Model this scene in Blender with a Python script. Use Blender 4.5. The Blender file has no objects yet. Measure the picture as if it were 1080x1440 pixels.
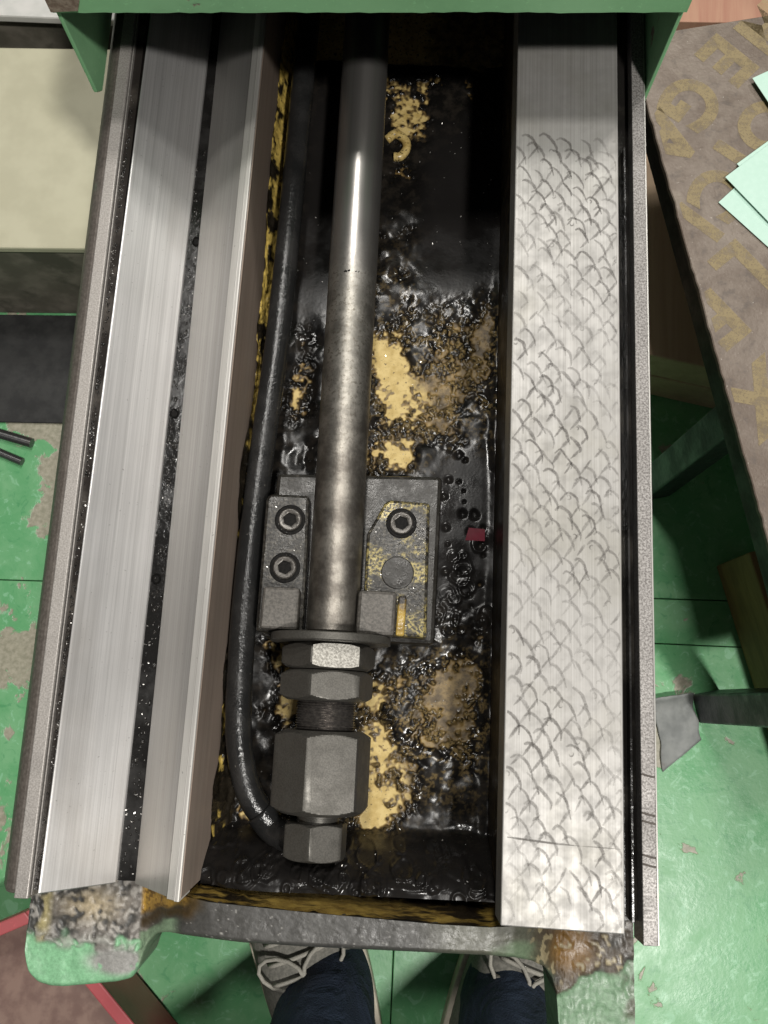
import bpy, bmesh, math, random
import numpy as np
from mathutils import Vector, Matrix
random.seed(7); rng = np.random.default_rng(7)
scene = bpy.context.scene
COL = scene.collection
R = math.radians

# ------------------------------------------------------------------ camera, world, lamps
cam_d = bpy.data.cameras.new('camera'); cam = bpy.data.objects.new('camera', cam_d); COL.objects.link(cam)
cam_d.sensor_fit = 'VERTICAL'; cam_d.sensor_height = 36.0; cam_d.sensor_width = 27.0
cam_d.lens = 36.0 * 1250 / 1440
cam_d.clip_start = 0.01; cam_d.clip_end = 100
cam.location = (0, 0, 0.95); cam.rotation_euler = (R(12.057), 0, R(2.650))
scene.camera = cam

world = bpy.data.worlds.new('World'); scene.world = world; world.use_nodes = True
wb = world.node_tree.nodes['Background']
wb.inputs[0].default_value = (0.95, 0.97, 1.0, 1); wb.inputs[1].default_value = 0.065

def lamp(name, loc, target, sx, sy, watts, col=(1, 0.97, 0.92)):
    d = bpy.data.lights.new(name, 'AREA'); d.shape = 'RECTANGLE'; d.size = sx; d.size_y = sy
    d.energy = watts; d.color = col
    o = bpy.data.objects.new(name, d); COL.objects.link(o); o.location = loc
    o.rotation_euler = (Vector(target) - Vector(loc)).to_track_quat('-Z', 'Y').to_euler()
    return o
lamp('ceiling_lamp_behind', (0.90, -0.95, 3.4), (0.0, 0.1, 0.3), 0.22, 0.22, 100)
lamp('ceiling_lamp_ahead', (-0.15, 0.98, 3.4), (0.0, 0.2, 0.4), 0.22, 0.22, 32)
lamp('ceiling_lamp_far', (-0.05, 1.75, 3.4), (0.0, 0.2, 0.4), 0.30, 0.30, 34)
lamp('ceiling_lamp_right', (1.60, 2.45, 3.4), (0.2, 0.3, 0.3), 0.30, 0.40, 30)

vs = scene.view_settings
vs.view_transform = 'Standard'; vs.look = 'None'; vs.gamma = 1; vs.use_curve_mapping = False; vs.exposure = -0.14
scene.cycles.max_bounces = 6

T = 0.40            # height of the ways above the floor

# ------------------------------------------------------------------ node helpers
class NT:
    def __init__(s, name):
        s.m = bpy.data.materials.new(name); s.m.use_nodes = True
        s.t = s.m.node_tree; s.b = s.t.nodes['Principled BSDF']
        s.out = s.t.nodes['Material Output']
        s.tc = s.t.nodes.new('ShaderNodeTexCoord')
    def put(s, sock, v):
        if hasattr(v, 'is_linked'): s.t.links.new(v, sock)
        elif isinstance(v, (tuple, list)):
            sock.default_value = tuple(v) + ((1,) if len(v) == 3 and sock.type == 'RGBA' else ())
        else: sock.default_value = v
    def co(s, scale=(1, 1, 1), rot=(0, 0, 0)):
        n = s.t.nodes.new('ShaderNodeMapping'); n.inputs['Scale'].default_value = scale
        n.inputs['Rotation'].default_value = rot
        s.t.links.new(s.tc.outputs['Object'], n.inputs['Vector']); return n.outputs[0]
    def noise(s, scale=10, detail=4, rough=0.55, vec=None, dist=0.0):
        n = s.t.nodes.new('ShaderNodeTexNoise'); n.inputs['Scale'].default_value = scale
        n.inputs['Detail'].default_value = detail; n.inputs['Roughness'].default_value = rough
        n.inputs['Distortion'].default_value = dist
        s.t.links.new(vec if vec else s.tc.outputs['Object'], n.inputs['Vector']); return n.outputs[0]
    def vor(s, scale=10, vec=None, feature='F1', out=0, rnd=1.0):
        n = s.t.nodes.new('ShaderNodeTexVoronoi'); n.feature = feature; n.inputs['Scale'].default_value = scale
        n.inputs['Randomness'].default_value = rnd
        s.t.links.new(vec if vec else s.tc.outputs['Object'], n.inputs['Vector']); return n.outputs[out]
    def ramp(s, fac, a, b, c0=0.0, c1=1.0):
        n = s.t.nodes.new('ShaderNodeMapRange'); n.interpolation_type = 'SMOOTHSTEP'
        s.put(n.inputs[0], fac); n.inputs[1].default_value = a; n.inputs[2].default_value = b
        s.put(n.inputs[3], c0); s.put(n.inputs[4], c1); return n.outputs[0]
    def mix(s, fac, a, b, mode='MIX'):
        n = s.t.nodes.new('ShaderNodeMix'); n.data_type = 'RGBA'; n.blend_type = mode
        s.put(n.inputs[0], fac); s.put(n.inputs[6], a); s.put(n.inputs[7], b); return n.outputs[2]
    def math(s, op, a, b=0.0):
        n = s.t.nodes.new('ShaderNodeMath'); n.operation = op
        s.put(n.inputs[0], a); s.put(n.inputs[1], b); return n.outputs[0]
    def sep(s, vec=None):
        n = s.t.nodes.new('ShaderNodeSeparateXYZ'); s.t.links.new(vec if vec else s.tc.outputs['Object'], n.inputs[0]); return n.outputs
    def attr(s, name):
        n = s.t.nodes.new('ShaderNodeAttribute'); n.attribute_name = name; return n.outputs
    def bump(s, h, strength=0.3, dist=0.001, nrm=None):
        n = s.t.nodes.new('ShaderNodeBump'); s.put(n.inputs['Strength'], strength)
        n.inputs['Distance'].default_value = dist; s.put(n.inputs['Height'], h)
        if nrm: s.put(n.inputs['Normal'], nrm)
        s.put(s.b.inputs['Normal'], n.outputs[0]); return n.outputs[0]
    def set(s, col=None, rough=None, metal=None, spec=None, coat=None, coat_rough=None, aniso=None, tangent=None):
        B = s.b.inputs
        for k, v in (('Base Color', col), ('Roughness', rough), ('Metallic', metal), ('Specular IOR Level', spec),
                     ('Coat Weight', coat), ('Coat Roughness', coat_rough)):
            if v is not None: s.put(B[k], v)
        if aniso is not None:
            c = s.t.nodes.new('ShaderNodeCombineXYZ'); c.inputs[1].default_value = 1.0
            s.t.links.new(c.outputs[0], B['Tangent']); B['Anisotropic'].default_value = aniso; B['Anisotropic Rotation'].default_value = 0.25
        return s.m

def m_brushed(name, c0, c1, rough, stain=(0.30, 0.26, 0.21), stain_amt=0.4, metal=0.85, fine=0.15):
    n = NT(name)
    st = n.noise(1.0, 6, 0.65, n.co((900, 2.2, 900)))
    st2 = n.noise(1.0, 3, 0.5, n.co((140, 0.8, 140)))
    big = n.noise(9, 5, 0.6, n.co((1, 0.35, 1)))
    s = n.math('ADD', n.math('MULTIPLY', st, 0.6), n.math('MULTIPLY', st2, 0.4))
    col = n.mix(n.ramp(s, 0.20, 0.80), c0, c1)
    col = n.mix(n.math('MULTIPLY', n.ramp(big, 0.5, 0.75), stain_amt), col, stain)
    sp = n.noise(520, 2, 0.5)
    col = n.mix(n.ramp(sp, 0.70, 0.78, 0.0, 0.5), col, (0.10, 0.09, 0.08))
    n.bump(n.math('ADD', st, n.math('MULTIPLY', sp, 0.4)), fine, 0.0004)
    r = n.math('ADD', n.math('MULTIPLY', n.noise(14, 3, 0.6), 0.22), rough - 0.11)
    return n.set(col, r, metal, aniso=0.8)

def m_grain(name, c0, c1, rough, metal, scale=700, strength=0.6, dist=0.0006, blot=None, blot_col=(0.05, 0.045, 0.04), sc2=40):
    n = NT(name)
    g = n.noise(scale, 3, 0.6)
    g2 = n.noise(sc2, 5, 0.6)
    col = n.mix(n.ramp(g, 0.35, 0.65), c0, c1)
    if blot is not None:
        col = n.mix(n.ramp(g2, blot, blot + 0.14), col, blot_col)
    n.bump(g, strength, dist)
    return n.set(col, n.ramp(g2, 0.35, 0.65, rough - 0.08, rough + 0.1), metal)

def m_dark_oily(name, c=(0.010, 0.0095, 0.009), c2=(0.026, 0.025, 0.024)):
    n = NT(name)
    a = n.noise(160, 5, 0.6); b = n.noise(35, 4, 0.6)
    col = n.mix(n.ramp(b, 0.45, 0.7), c, c2)
    n.bump(a, 0.35, 0.001)
    return n.set(col, n.ramp(b, 0.35, 0.65, 0.10, 0.24), 0.0, spec=0.4)

def m_paint_chipped(name, c, chip_or_glint=(0.20, 0.16, 0.13), thr=0.68, rough=0.45, sc=14, dirt=(0.10, 0.14, 0.09)):
    n = NT(name)
    a = n.noise(sc, 7, 0.62); d = n.noise(6, 6, 0.7); f = n.noise(260, 3, 0.6)
    col = n.mix(n.ramp(d, 0.35, 0.8, 0.0, 0.55), c, dirt)
    col = n.mix(n.ramp(f, 0.60, 0.75, 0.0, 0.3), col, tuple(min(1, x * 1.7) for x in c))
    m = n.ramp(a, thr, thr + 0.02)
    col = n.mix(m, col, chip_or_glint)
    n.bump(n.math('SUBTRACT', n.math('MULTIPLY', f, 0.25), m), 0.5, 0.0006)
    return n.set(col, n.ramp(d, 0.3, 0.7, rough - 0.08, rough + 0.12), 0.0)

def m_wood(name, c0, c1, rot=0.0, rough=0.75, s=1.0):
    n = NT(name)
    v = n.co((60 * s, 3 * s, 60 * s), (0, 0, rot))
    g = n.noise(1.0, 6, 0.65, v, 0.6); k = n.noise(7, 4, 0.6)
    col = n.mix(n.ramp(g, 0.32, 0.68), c0, c1)
    col = n.mix(n.ramp(k, 0.5, 0.8, 0.0, 0.5), col, tuple(x * 0.45 for x in c0))
    n.bump(g, 0.4, 0.001)
    return n.set(col, rough, 0.0)

# ------------------------------------------------------------------ mesh helpers
def tag(o, label=None, cat=None, group=None, kind=None):
    if label: o['label'] = label
    if cat: o['category'] = cat
    if group: o['group'] = group
    if kind: o['kind'] = kind
    return o
def thing(name, loc, label, cat, group=None):
    o = bpy.data.objects.new(name, None); COL.objects.link(o); o.location = loc; o.empty_display_size = 0.05
    return tag(o, label, cat, group)
WPOS = {}
def wloc(o):
    p = Vector((0, 0, 0))
    while o: p += o.location; o = o.parent
    return p
def mesh(name, verts, faces, mat, parent=None, smooth=False, bevel=0.0, seg=2, origin=None):
    """verts in world coordinates; origin of the object = origin or the parent's place"""
    me = bpy.data.meshes.new(name)
    base = wloc(parent) if parent else Vector((0, 0, 0))
    org = Vector(origin) if origin is not None else base
    me.from_pydata([(v[0] - org.x, v[1] - org.y, v[2] - org.z) for v in verts], [], faces)
    bm = bmesh.new(); bm.from_mesh(me); bmesh.ops.recalc_face_normals(bm, faces=bm.faces); bm.to_mesh(me); bm.free()
    o = bpy.data.objects.new(name, me); COL.objects.link(o)
    me.materials.append(mat)
    if parent: o.parent = parent
    o.location = org - base
    if smooth:
        for p in me.polygons: p.use_smooth = True
    if bevel > 0:
        b = o.modifiers.new('bevel', 'BEVEL'); b.width = bevel; b.segments = seg; b.limit_method = 'ANGLE'; b.angle_limit = R(30)
    return o
def prism_vf(poly, z0, z1):
    n = len(poly)
    v = [(x, y, z0) for x, y in poly] + [(x, y, z1) for x, y in poly]
    f = [tuple(range(n - 1, -1, -1)), tuple(range(n, 2 * n))] + [(i, (i + 1) % n, n + (i + 1) % n, n + i) for i in range(n)]
    return v, f
def prism(name, poly, z0, z1, mat, parent=None, bevel=0.0, **k):
    v, f = prism_vf(poly, z0, z1); return mesh(name, v, f, mat, parent, bevel=bevel, **k)
def rect(x0, x1, y0, y1): return [(x0, y0), (x1, y0), (x1, y1), (x0, y1)]
def extr_y(name, prof, y0, y1, mat, parent, bevel=0.0, sh=0.0, smooth=False, seg_y=1):
    """profile (x,z) pushed along Y; sh = sideways run over the length"""
    n = len(prof); v = []; f = []
    for k in range(seg_y + 1):
        y = y0 + (y1 - y0) * k / seg_y; fr = (y + 0.12) / 0.5
        shl = sh if isinstance(sh, (list, tuple)) else [sh] * n
        v += [(x + q * fr, y, z) for (x, z), q in zip(prof, shl)]
    for k in range(seg_y):
        for i in range(n):
            a = k * n + i; b = k * n + (i + 1) % n
            f.append((a, b, b + n, a + n))
    f += [tuple(range(n - 1, -1, -1)), tuple(range(seg_y * n, seg_y * n + n))]
    return mesh(name, v, f, mat, parent, bevel=bevel, smooth=smooth)
def lathe_y(name, prof, cx, cz, mat, parent, seg=48, radius_fn=None, smooth=True, rot=0.0, tilt=0.0):
    """prof = [(r, y)], turned about the Y axis through (cx, cz)"""
    v = []; f = []; n = len(prof)
    for r, y in prof:
        for k in range(seg):
            a = 2 * math.pi * k / seg
            rr = min(r, radius_fn(a - rot)) if radius_fn else r
            v.append((cx + rr * math.sin(a), y, cz + rr * math.cos(a)))
    for j in range(n - 1):
        for k in range(seg):
            k2 = (k + 1) % seg
            f.append((j * seg + k, j * seg + k2, (j + 1) * seg + k2, (j + 1) * seg + k))
    f.append(tuple(range(seg))); f.append(tuple(range((n - 1) * seg, n * seg)))
    o = mesh(name, v, f, mat, parent, smooth=smooth)
    if smooth:
        o.data.set_sharp_from_angle(angle=R(28))
    return o
def hexnut(name, y0, y1, af, cx, cz, mat, parent, rot, ch=0.93):
    rin = af / 2; rc = rin * 2 / math.sqrt(3)
    def rh(a):
        a = (a + math.pi / 6) % (math.pi / 3) - math.pi / 6
        return rin / math.cos(a)
    L = abs(y1 - y0); s = 1 if y1 > y0 else -1; prof = []
    r0 = rin * ch + 0.0001
    c = min((rc - r0) / 1.75, L * 0.45)
    prof.append((0.3 * rin, y0 + s * 0.0002))
    for k in range(7): prof.append((r0 + (rc - r0) * k / 6, y0 + s * c * k / 6))
    for k in range(7): prof.append((r0 + (rc - r0) * (6 - k) / 6, y1 - s * c * (6 - k) / 6))
    prof.append((0.3 * rin, y1 - s * 0.0002))
    return lathe_y(name, prof, cx, cz, mat, parent, seg=120, radius_fn=rh, rot=rot)
def catmull(pts, n=10):
    P = [Vector(p) for p in pts]; P = [P[0] * 2 - P[1]] + P + [P[-1] * 2 - P[-2]]; out = []
    for i in range(1, len(P) - 2):
        for k in range(n):
            t = k / n
            a, b, c, d = P[i - 1:i + 3]
            out.append(0.5 * ((2 * b) + (c - a) * t + (2 * a - 5 * b + 4 * c - d) * t * t + (3 * b - a - 3 * c + d) * t ** 3))
    out.append(P[-2]); return out
def tube_vf(path, r, seg=16, base=0):
    v = []; f = []; n = len(path); N = None
    for i, p in enumerate(path):
        t = (path[min(i + 1, n - 1)] - path[max(i - 1, 0)]).normalized()
        if N is None:
            N = t.cross(Vector((0, 0, 1)));
            if N.length < 1e-4: N = t.cross(Vector((0, 1, 0)))
        N = (N - t * N.dot(t)).normalized(); B = t.cross(N)
        rr = r(i / (n - 1)) if callable(r) else r
        for k in range(seg):
            a = 2 * math.pi * k / seg
            q = p + (N * math.cos(a) + B * math.sin(a)) * rr; v.append((q.x, q.y, q.z))
    for i in range(n - 1):
        for k in range(seg):
            k2 = (k + 1) % seg
            f.append((base + i * seg + k, base + i * seg + k2, base + (i + 1) * seg + k2, base + (i + 1) * seg + k))
    f.append(tuple(base + k for k in range(seg))); f.append(tuple(base + (n - 1) * seg + k for k in range(seg)))
    return v, f
def tube(name, path, r, mat, parent, seg=16, smooth=True):
    v, f = tube_vf(path, r, seg)
    return mesh(name, v, f, mat, parent, smooth=smooth)
def lp_noise(ny, nx, lam, seed):
    """smooth noise field, unit variance, lam = feature size in cells"""
    g = np.random.default_rng(seed).standard_normal((ny, nx))
    fy = np.fft.fftfreq(ny)[:, None]; fx = np.fft.rfftfreq(nx)[None, :]
    F = np.fft.rfft2(g) * np.exp(-((fx ** 2 + fy ** 2) * (lam * 1.2) ** 2) * 2.2)
    o = np.fft.irfft2(F, s=(ny, nx)); return (o - o.mean()) / (o.std() + 1e-9)
def grid_mesh(name, V, mat, parent, keep=None, colors=None, smooth=True):
    """V: (ny,nx,3) world coords"""
    ny, nx, _ = V.shape
    base = wloc(parent) if parent else Vector((0, 0, 0))
    idx = np.arange(ny * nx).reshape(ny, nx)
    q = np.stack([idx[:-1, :-1], idx[:-1, 1:], idx[1:, 1:], idx[1:, :-1]], -1).reshape(-1, 4)
    if keep is not None:
        kf = (keep[:-1, :-1] | keep[:-1, 1:] | keep[1:, 1:] | keep[1:, :-1]).reshape(-1); q = q[kf]
    used = np.unique(q); remap = -np.ones(ny * nx, int); remap[used] = np.arange(len(used)); q = remap[q]
    P = V.reshape(-1, 3)[used] - np.array(base)
    me = bpy.data.meshes.new(name)
    me.vertices.add(len(P)); me.vertices.foreach_set('co', P.astype(np.float32).ravel())
    me.loops.add(len(q) * 4); me.loops.foreach_set('vertex_index', q.astype(np.int32).ravel())
    me.polygons.add(len(q)); me.polygons.foreach_set('loop_start', np.arange(0, len(q) * 4, 4, dtype=np.int32))
    me.polygons.foreach_set('loop_total', np.full(len(q), 4, np.int32))
    me.polygons.foreach_set('use_smooth', np.full(len(q), smooth))
    me.update(calc_edges=True); me.validate()
    if colors is not None:
        a = me.color_attributes.new('Col', 'FLOAT_COLOR', 'POINT')
        c = colors.reshape(-1, colors.shape[-1])[used]
        if c.shape[1] == 3: c = np.concatenate([c, np.ones((len(c), 1))], 1)
        a.data.foreach_set('color', c.astype(np.float32).ravel())
    me.materials.append(mat)
    o = bpy.data.objects.new(name, me); COL.objects.link(o)
    if parent: o.parent = parent
    return o
def sstep(x, a, b):
    t = np.clip((x - a) / (b - a), 0, 1); return t * t * (3 - 2 * t)

# ------------------------------------------------------------------ materials
M_vl = m_brushed('ground_steel_lit', (0.46, 0.452, 0.445), (0.80, 0.79, 0.78), 0.44, stain_amt=0.4, metal=0.75)  # same steel as the right V face, lightened as the lit side
M_vr = m_brushed('ground_steel_shaded', (0.29, 0.277, 0.263), (0.46, 0.445, 0.425), 0.46, stain_amt=0.35, metal=0.75)  # same steel as the left V face, darkened as the shaded side
M_wall = m_brushed('machined_brown_wall', (0.20, 0.155, 0.125), (0.34, 0.27, 0.22), 0.5, metal=0.5)
M_ridge = m_brushed('ridge_steel', (0.50, 0.48, 0.45), (0.72, 0.70, 0.66), 0.46, stain_amt=0.2, metal=0.7)
M_strip = m_grain('rough_cast_strip', (0.13, 0.12, 0.112), (0.34, 0.323, 0.308), 0.5, 0.3, scale=800, strength=0.5, dist=0.0004)
M_stripL = m_grain('rough_cast_strip_left', (0.27, 0.25, 0.23), (0.40, 0.375, 0.35), 0.48, 0.4, scale=1000, strength=0.3, dist=0.0003)
M_side = m_grain('bed_side_iron', (0.085, 0.072, 0.062), (0.125, 0.108, 0.094), 0.55, 0.2, scale=500, strength=0.2, blot=0.66, blot_col=(0.10, 0.17, 0.11), sc2=22)
M_chan = m_dark_oily('oily_channel')
M_groove = m_dark_oily('oily_groove', (0.012, 0.011, 0.010), (0.04, 0.036, 0.03))
M_groove.node_tree.nodes['Principled BSDF'].inputs['Specular IOR Level'].default_value = 0.12
M_groove2 = m_dark_oily('left_groove', (0.022, 0.019, 0.017), (0.055, 0.048, 0.041))
M_cast = m_grain('bed_casting_iron', (0.035, 0.032, 0.03), (0.075, 0.07, 0.062), 0.55, 0.2, scale=300)

def m_flat():
    n = NT('scraped_steel')
    st = n.noise(1.0, 5, 0.6, n.co((800, 3, 800))); st2 = n.noise(1.0, 3, 0.5, n.co((120, 1.2, 120)))
    big = n.noise(16, 4, 0.6); mid = n.noise(85, 3, 0.6)
    col = n.mix(n.ramp(st, 0.32, 0.68), (0.31, 0.30, 0.284), (0.395, 0.384, 0.367))
    col = n.mix(n.ramp(big, 0.46, 0.72, 0, 0.45), col, (0.26, 0.248, 0.212))
    col = n.mix(n.ramp(mid, 0.50, 0.70, 0, 0.25), col, (0.22, 0.212, 0.20))
    n.bump(n.math('ADD', st, n.math('MULTIPLY', mid, 1.2)), 0.12, 0.0005)
    return n.set(col, n.math('ADD', n.math('MULTIPLY', st2, 0.15), n.ramp(mid, 0.3, 0.7, 0.38, 0.50)), 0.55, aniso=0.3)
M_flat = m_flat()

def m_stroke():
    n = NT('scraper_ink'); a = n.attr('Col')
    g = n.noise(900, 3, 0.6); g2 = n.noise(150, 2, 0.5)
    al = n.math('MULTIPLY', a[2], n.math('MULTIPLY', n.ramp(g, 0.25, 0.6, 0.5, 1.0), n.ramp(g2, 0.3, 0.6, 0.55, 1.0)))
    n.put(n.b.inputs['Alpha'], al)
    return n.set((0.12, 0.11, 0.10), 0.55, 0.3)
M_stroke = m_stroke()

def m_rod():
    n = NT('rod_steel'); s = n.sep()
    fine = n.noise(430, 3, 0.65); bl = n.noise(60, 5, 0.65); st = n.noise(1, 4, 0.6, n.co((500, 4, 500)))
    worn = n.ramp(s[1], 0.32, 0.24)            # the polished chrome ends at the stop mark
    low = n.ramp(s[1], 0.22, 0.10)
    base = n.mix(st, (0.34, 0.325, 0.305), (0.50, 0.48, 0.455))
    rub = n.mix(n.ramp(bl, 0.35, 0.65), (0.20, 0.19, 0.168), (0.37, 0.352, 0.312))
    rub = n.mix(n.ramp(fine, 0.52, 0.66), rub, (0.17, 0.155, 0.13))
    dk = n.mix(n.ramp(bl, 0.36, 0.66), (0.13, 0.115, 0.10), (0.30, 0.275, 0.24))
    rub = n.mix(n.math('MULTIPLY', low, 0.75), rub, dk)
    col = n.mix(worn, base, rub)
    n.bump(n.math('MULTIPLY', fine, worn), 0.4, 0.0004)
    return n.set(col, n.ramp(worn, 0, 1, 0.30, 0.45), 0.92)
M_rod = m_rod()
M_nut = m_grain('black_oxide_steel', (0.070, 0.066, 0.058), (0.102, 0.096, 0.084), 0.44, 0.5, scale=1100, strength=0.15, dist=0.0003, blot=0.72, blot_col=(0.05, 0.047, 0.042), sc2=90)
M_nutw = m_grain('worn_bare_steel', (0.20, 0.19, 0.168), (0.42, 0.405, 0.365), 0.45, 0.5, scale=700, strength=0.35, dist=0.0004)
M_thread = m_grain('thread_steel', (0.12, 0.11, 0.105), (0.2, 0.185, 0.17), 0.38, 0.8, scale=500, strength=0.2)
def m_bracket(name, oil=0.50, yellow=0.0):
    n = NT(name)
    g = n.noise(420, 4, 0.65); b = n.noise(70, 6, 0.7); y = n.noise(55, 5, 0.65)
    col = n.mix(n.ramp(g, 0.42, 0.70), (0.013, 0.012, 0.010), (0.075, 0.068, 0.056))
    col = n.mix(n.ramp(b, oil, oil + 0.16), col, (0.02, 0.018, 0.015))
    if yellow > 0:
        col = n.mix(n.math('MULTIPLY', n.ramp(y, 0.46, 0.60), n.ramp(n.noise(500, 3), 0.42, 0.58)), col, (0.30, 0.245, 0.09))
    n.bump(g, 0.5, 0.0005)
    return n.set(col, n.ramp(b, 0.35, 0.65, 0.46, 0.24), 0.2)
M_brL = m_bracket('bracket_iron'); M_brR = m_bracket('bracket_iron_smeared', 0.58, 1.0); M_lug = m_grain('lug_iron', (0.062, 0.057, 0.050), (0.11, 0.10, 0.088), 0.45, 0.3, scale=600, strength=0.3, dist=0.0004)
M_brB = m_bracket('bracket_base_oily', 0.30)
M_screw = m_grain('screw_steel', (0.05, 0.046, 0.041), (0.10, 0.092, 0.082), 0.36, 0.4, scale=600, strength=0.3)
M_black = m_grain('black_void', (0.006, 0.006, 0.006), (0.012, 0.011, 0.010), 0.6, 0.0)
M_black.node_tree.nodes['Principled BSDF'].inputs['Specular IOR Level'].default_value = 0.08
def m_hose():
    n = NT('hose_rubber'); g = n.noise(420, 3, 0.6); b = n.noise(40, 4)
    col = n.mix(n.ramp(b, 0.4, 0.7), (0.012, 0.0122, 0.0122), (0.022, 0.0215, 0.021))
    col = n.mix(n.ramp(g, 0.72, 0.80, 0, 0.7), col, (0.3, 0.28, 0.24))
    n.bump(g, 0.6, 0.0007)
    return n.set(col, n.ramp(b, 0.3, 0.7, 0.16, 0.30), 0.0)
M_hose = m_hose()
M_hood = m_paint_chipped('green_cover_paint', (0.26, 0.53, 0.275), thr=0.635, rough=0.42, sc=11, dirt=(0.12, 0.28, 0.13))
M_rust = m_grain('rusty_bare_corner', (0.20, 0.135, 0.105), (0.34, 0.26, 0.21), 0.7, 0.1, scale=250)

def m_grease():
    n = NT('black_grease'); a = n.attr('Col')
    g = n.noise(420, 4, 0.6); b = n.noise(110, 3, 0.6); e = n.noise(30, 3, 0.6); x = n.sep()[0]
    sp = n.sep(a[0]); t = n.math('ADD', sp[2], n.math('MULTIPLY', n.math('SUBTRACT', n.math('ADD', g, n.math('MULTIPLY', n.math('SUBTRACT', n.noise(900, 2), 0.5), 0.8)), 0.5), 0.13))   # t: how thick the oil lies over the paint
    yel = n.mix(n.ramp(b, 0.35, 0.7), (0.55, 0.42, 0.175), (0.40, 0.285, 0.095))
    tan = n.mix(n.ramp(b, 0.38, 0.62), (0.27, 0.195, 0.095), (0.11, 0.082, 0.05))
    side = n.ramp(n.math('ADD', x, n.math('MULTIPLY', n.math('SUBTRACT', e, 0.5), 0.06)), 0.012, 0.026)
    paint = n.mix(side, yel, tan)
    paint = n.mix(n.ramp(g, 0.60, 0.70, 0, 0.85), paint, (0.03, 0.024, 0.016))
    brown = n.mix(n.ramp(b, 0.35, 0.65), (0.20, 0.13, 0.045), (0.06, 0.042, 0.020))
    black = n.mix(n.ramp(b, 0.42, 0.68), (0.006, 0.0055, 0.005), (0.018, 0.015, 0.012))
    black = n.mix(n.math('MULTIPLY', sp[0], n.ramp(g, 0.36, 0.6)), black, (0.24, 0.17, 0.07))
    col = n.mix(n.ramp(t, 0.28, 0.50), paint, brown)
    col = n.mix(n.ramp(t, 0.46, 0.66), col, black)
    col = n.mix(sp[1], col, (0.012, 0.011, 0.0105))
    n.bump(n.math('ADD', g, n.math('MULTIPLY', b, 1.5)), n.ramp(sp[2], 0.55, 0.8, 0.45, 0.14), 0.0005)
    r = n.ramp(t, 0.36, 0.6, 0.5, n.ramp(e, 0.35, 0.65, 0.12, 0.34))
    return n.set(col, r, 0.0, spec=n.ramp(sp[1], 0, 1, 0.24, 0.15))
M_grease = m_grease()
M_clot = m_grain('grease_clot_black', (0.008, 0.0075, 0.007), (0.02, 0.018, 0.016), 0.2, 0.0, scale=300, strength=0.2)
M_glint = m_grain('bright_glint', (0.45, 0.43, 0.40), (0.75, 0.73, 0.70), 0.3, 0.7, scale=300, strength=0.1)
def m_pan():
    n = NT('yellow_pan_paint'); s = n.sep()
    w = n.noise(120, 6, 0.65); b = n.noise(34, 5, 0.6); f = n.noise(420, 3)
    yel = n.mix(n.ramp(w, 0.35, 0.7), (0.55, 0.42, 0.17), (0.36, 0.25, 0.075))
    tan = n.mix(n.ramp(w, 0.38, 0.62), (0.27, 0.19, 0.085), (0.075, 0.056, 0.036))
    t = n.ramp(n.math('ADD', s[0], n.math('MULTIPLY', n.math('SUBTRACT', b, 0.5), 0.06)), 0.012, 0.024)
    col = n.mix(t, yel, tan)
    col = n.mix(n.ramp(f, 0.55, 0.66, 0, 0.9), col, (0.03, 0.024, 0.016))
    n.bump(w, 0.5, 0.001)
    return n.set(col, n.ramp(b, 0.35, 0.65, 0.25, 0.45), 0.0)
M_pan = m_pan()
def m_panwall():
    n = NT('oily_yellow_wall'); w = n.noise(1, 5, 0.65, n.co((70, 110, 110))); b = n.noise(1, 4, 0.6, n.co((22, 60, 60)))
    col = n.mix(n.ramp(w, 0.35, 0.65), (0.42, 0.29, 0.07), (0.20, 0.125, 0.03))
    col = n.mix(n.ramp(b, 0.48, 0.58), col, (0.018, 0.013, 0.008))
    n.bump(w, 0.6, 0.0015)
    return n.set(col, n.ramp(b, 0.4, 0.6, 0.2, 0.4), 0.0)
M_panwall = m_panwall()
def m_fillet():
    n = NT('blotchy_yellow_fillet'); f = n.noise(380, 3); c = n.attr('Col')
    col = n.mix(n.ramp(f, 0.58, 0.68, 0, 0.8), c[0], (0.03, 0.022, 0.014))
    n.bump(f, 0.5, 0.001)
    return n.set(col, 0.22, 0.0)
M_fillet = m_fillet()
M_sidedark = m_grain('oily_dark_wall', (0.014, 0.011, 0.008), (0.05, 0.036, 0.02), 0.4, 0.0, scale=120, strength=0.5, blot=0.60, blot_col=(0.13, 0.095, 0.045), sc2=60)
def m_zone():
    n = NT('painted_casting_end'); a = n.attr('Col')
    g = n.noise(420, 4, 0.65); w = n.noise(120, 5, 0.6)
    col = n.mix(1.0, a[0], n.mix(n.ramp(g, 0.3, 0.7), (0.82, 0.82, 0.82), (1.14, 1.14, 1.14)), 'MULTIPLY')
    n.bump(n.math('ADD', g, n.math('MULTIPLY', w, 0.8)), 0.4, 0.0006)
    return n.set(col, n.ramp(w, 0.35, 0.65, 0.34, 0.55), 0.0)
M_zone = m_zone()

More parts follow.
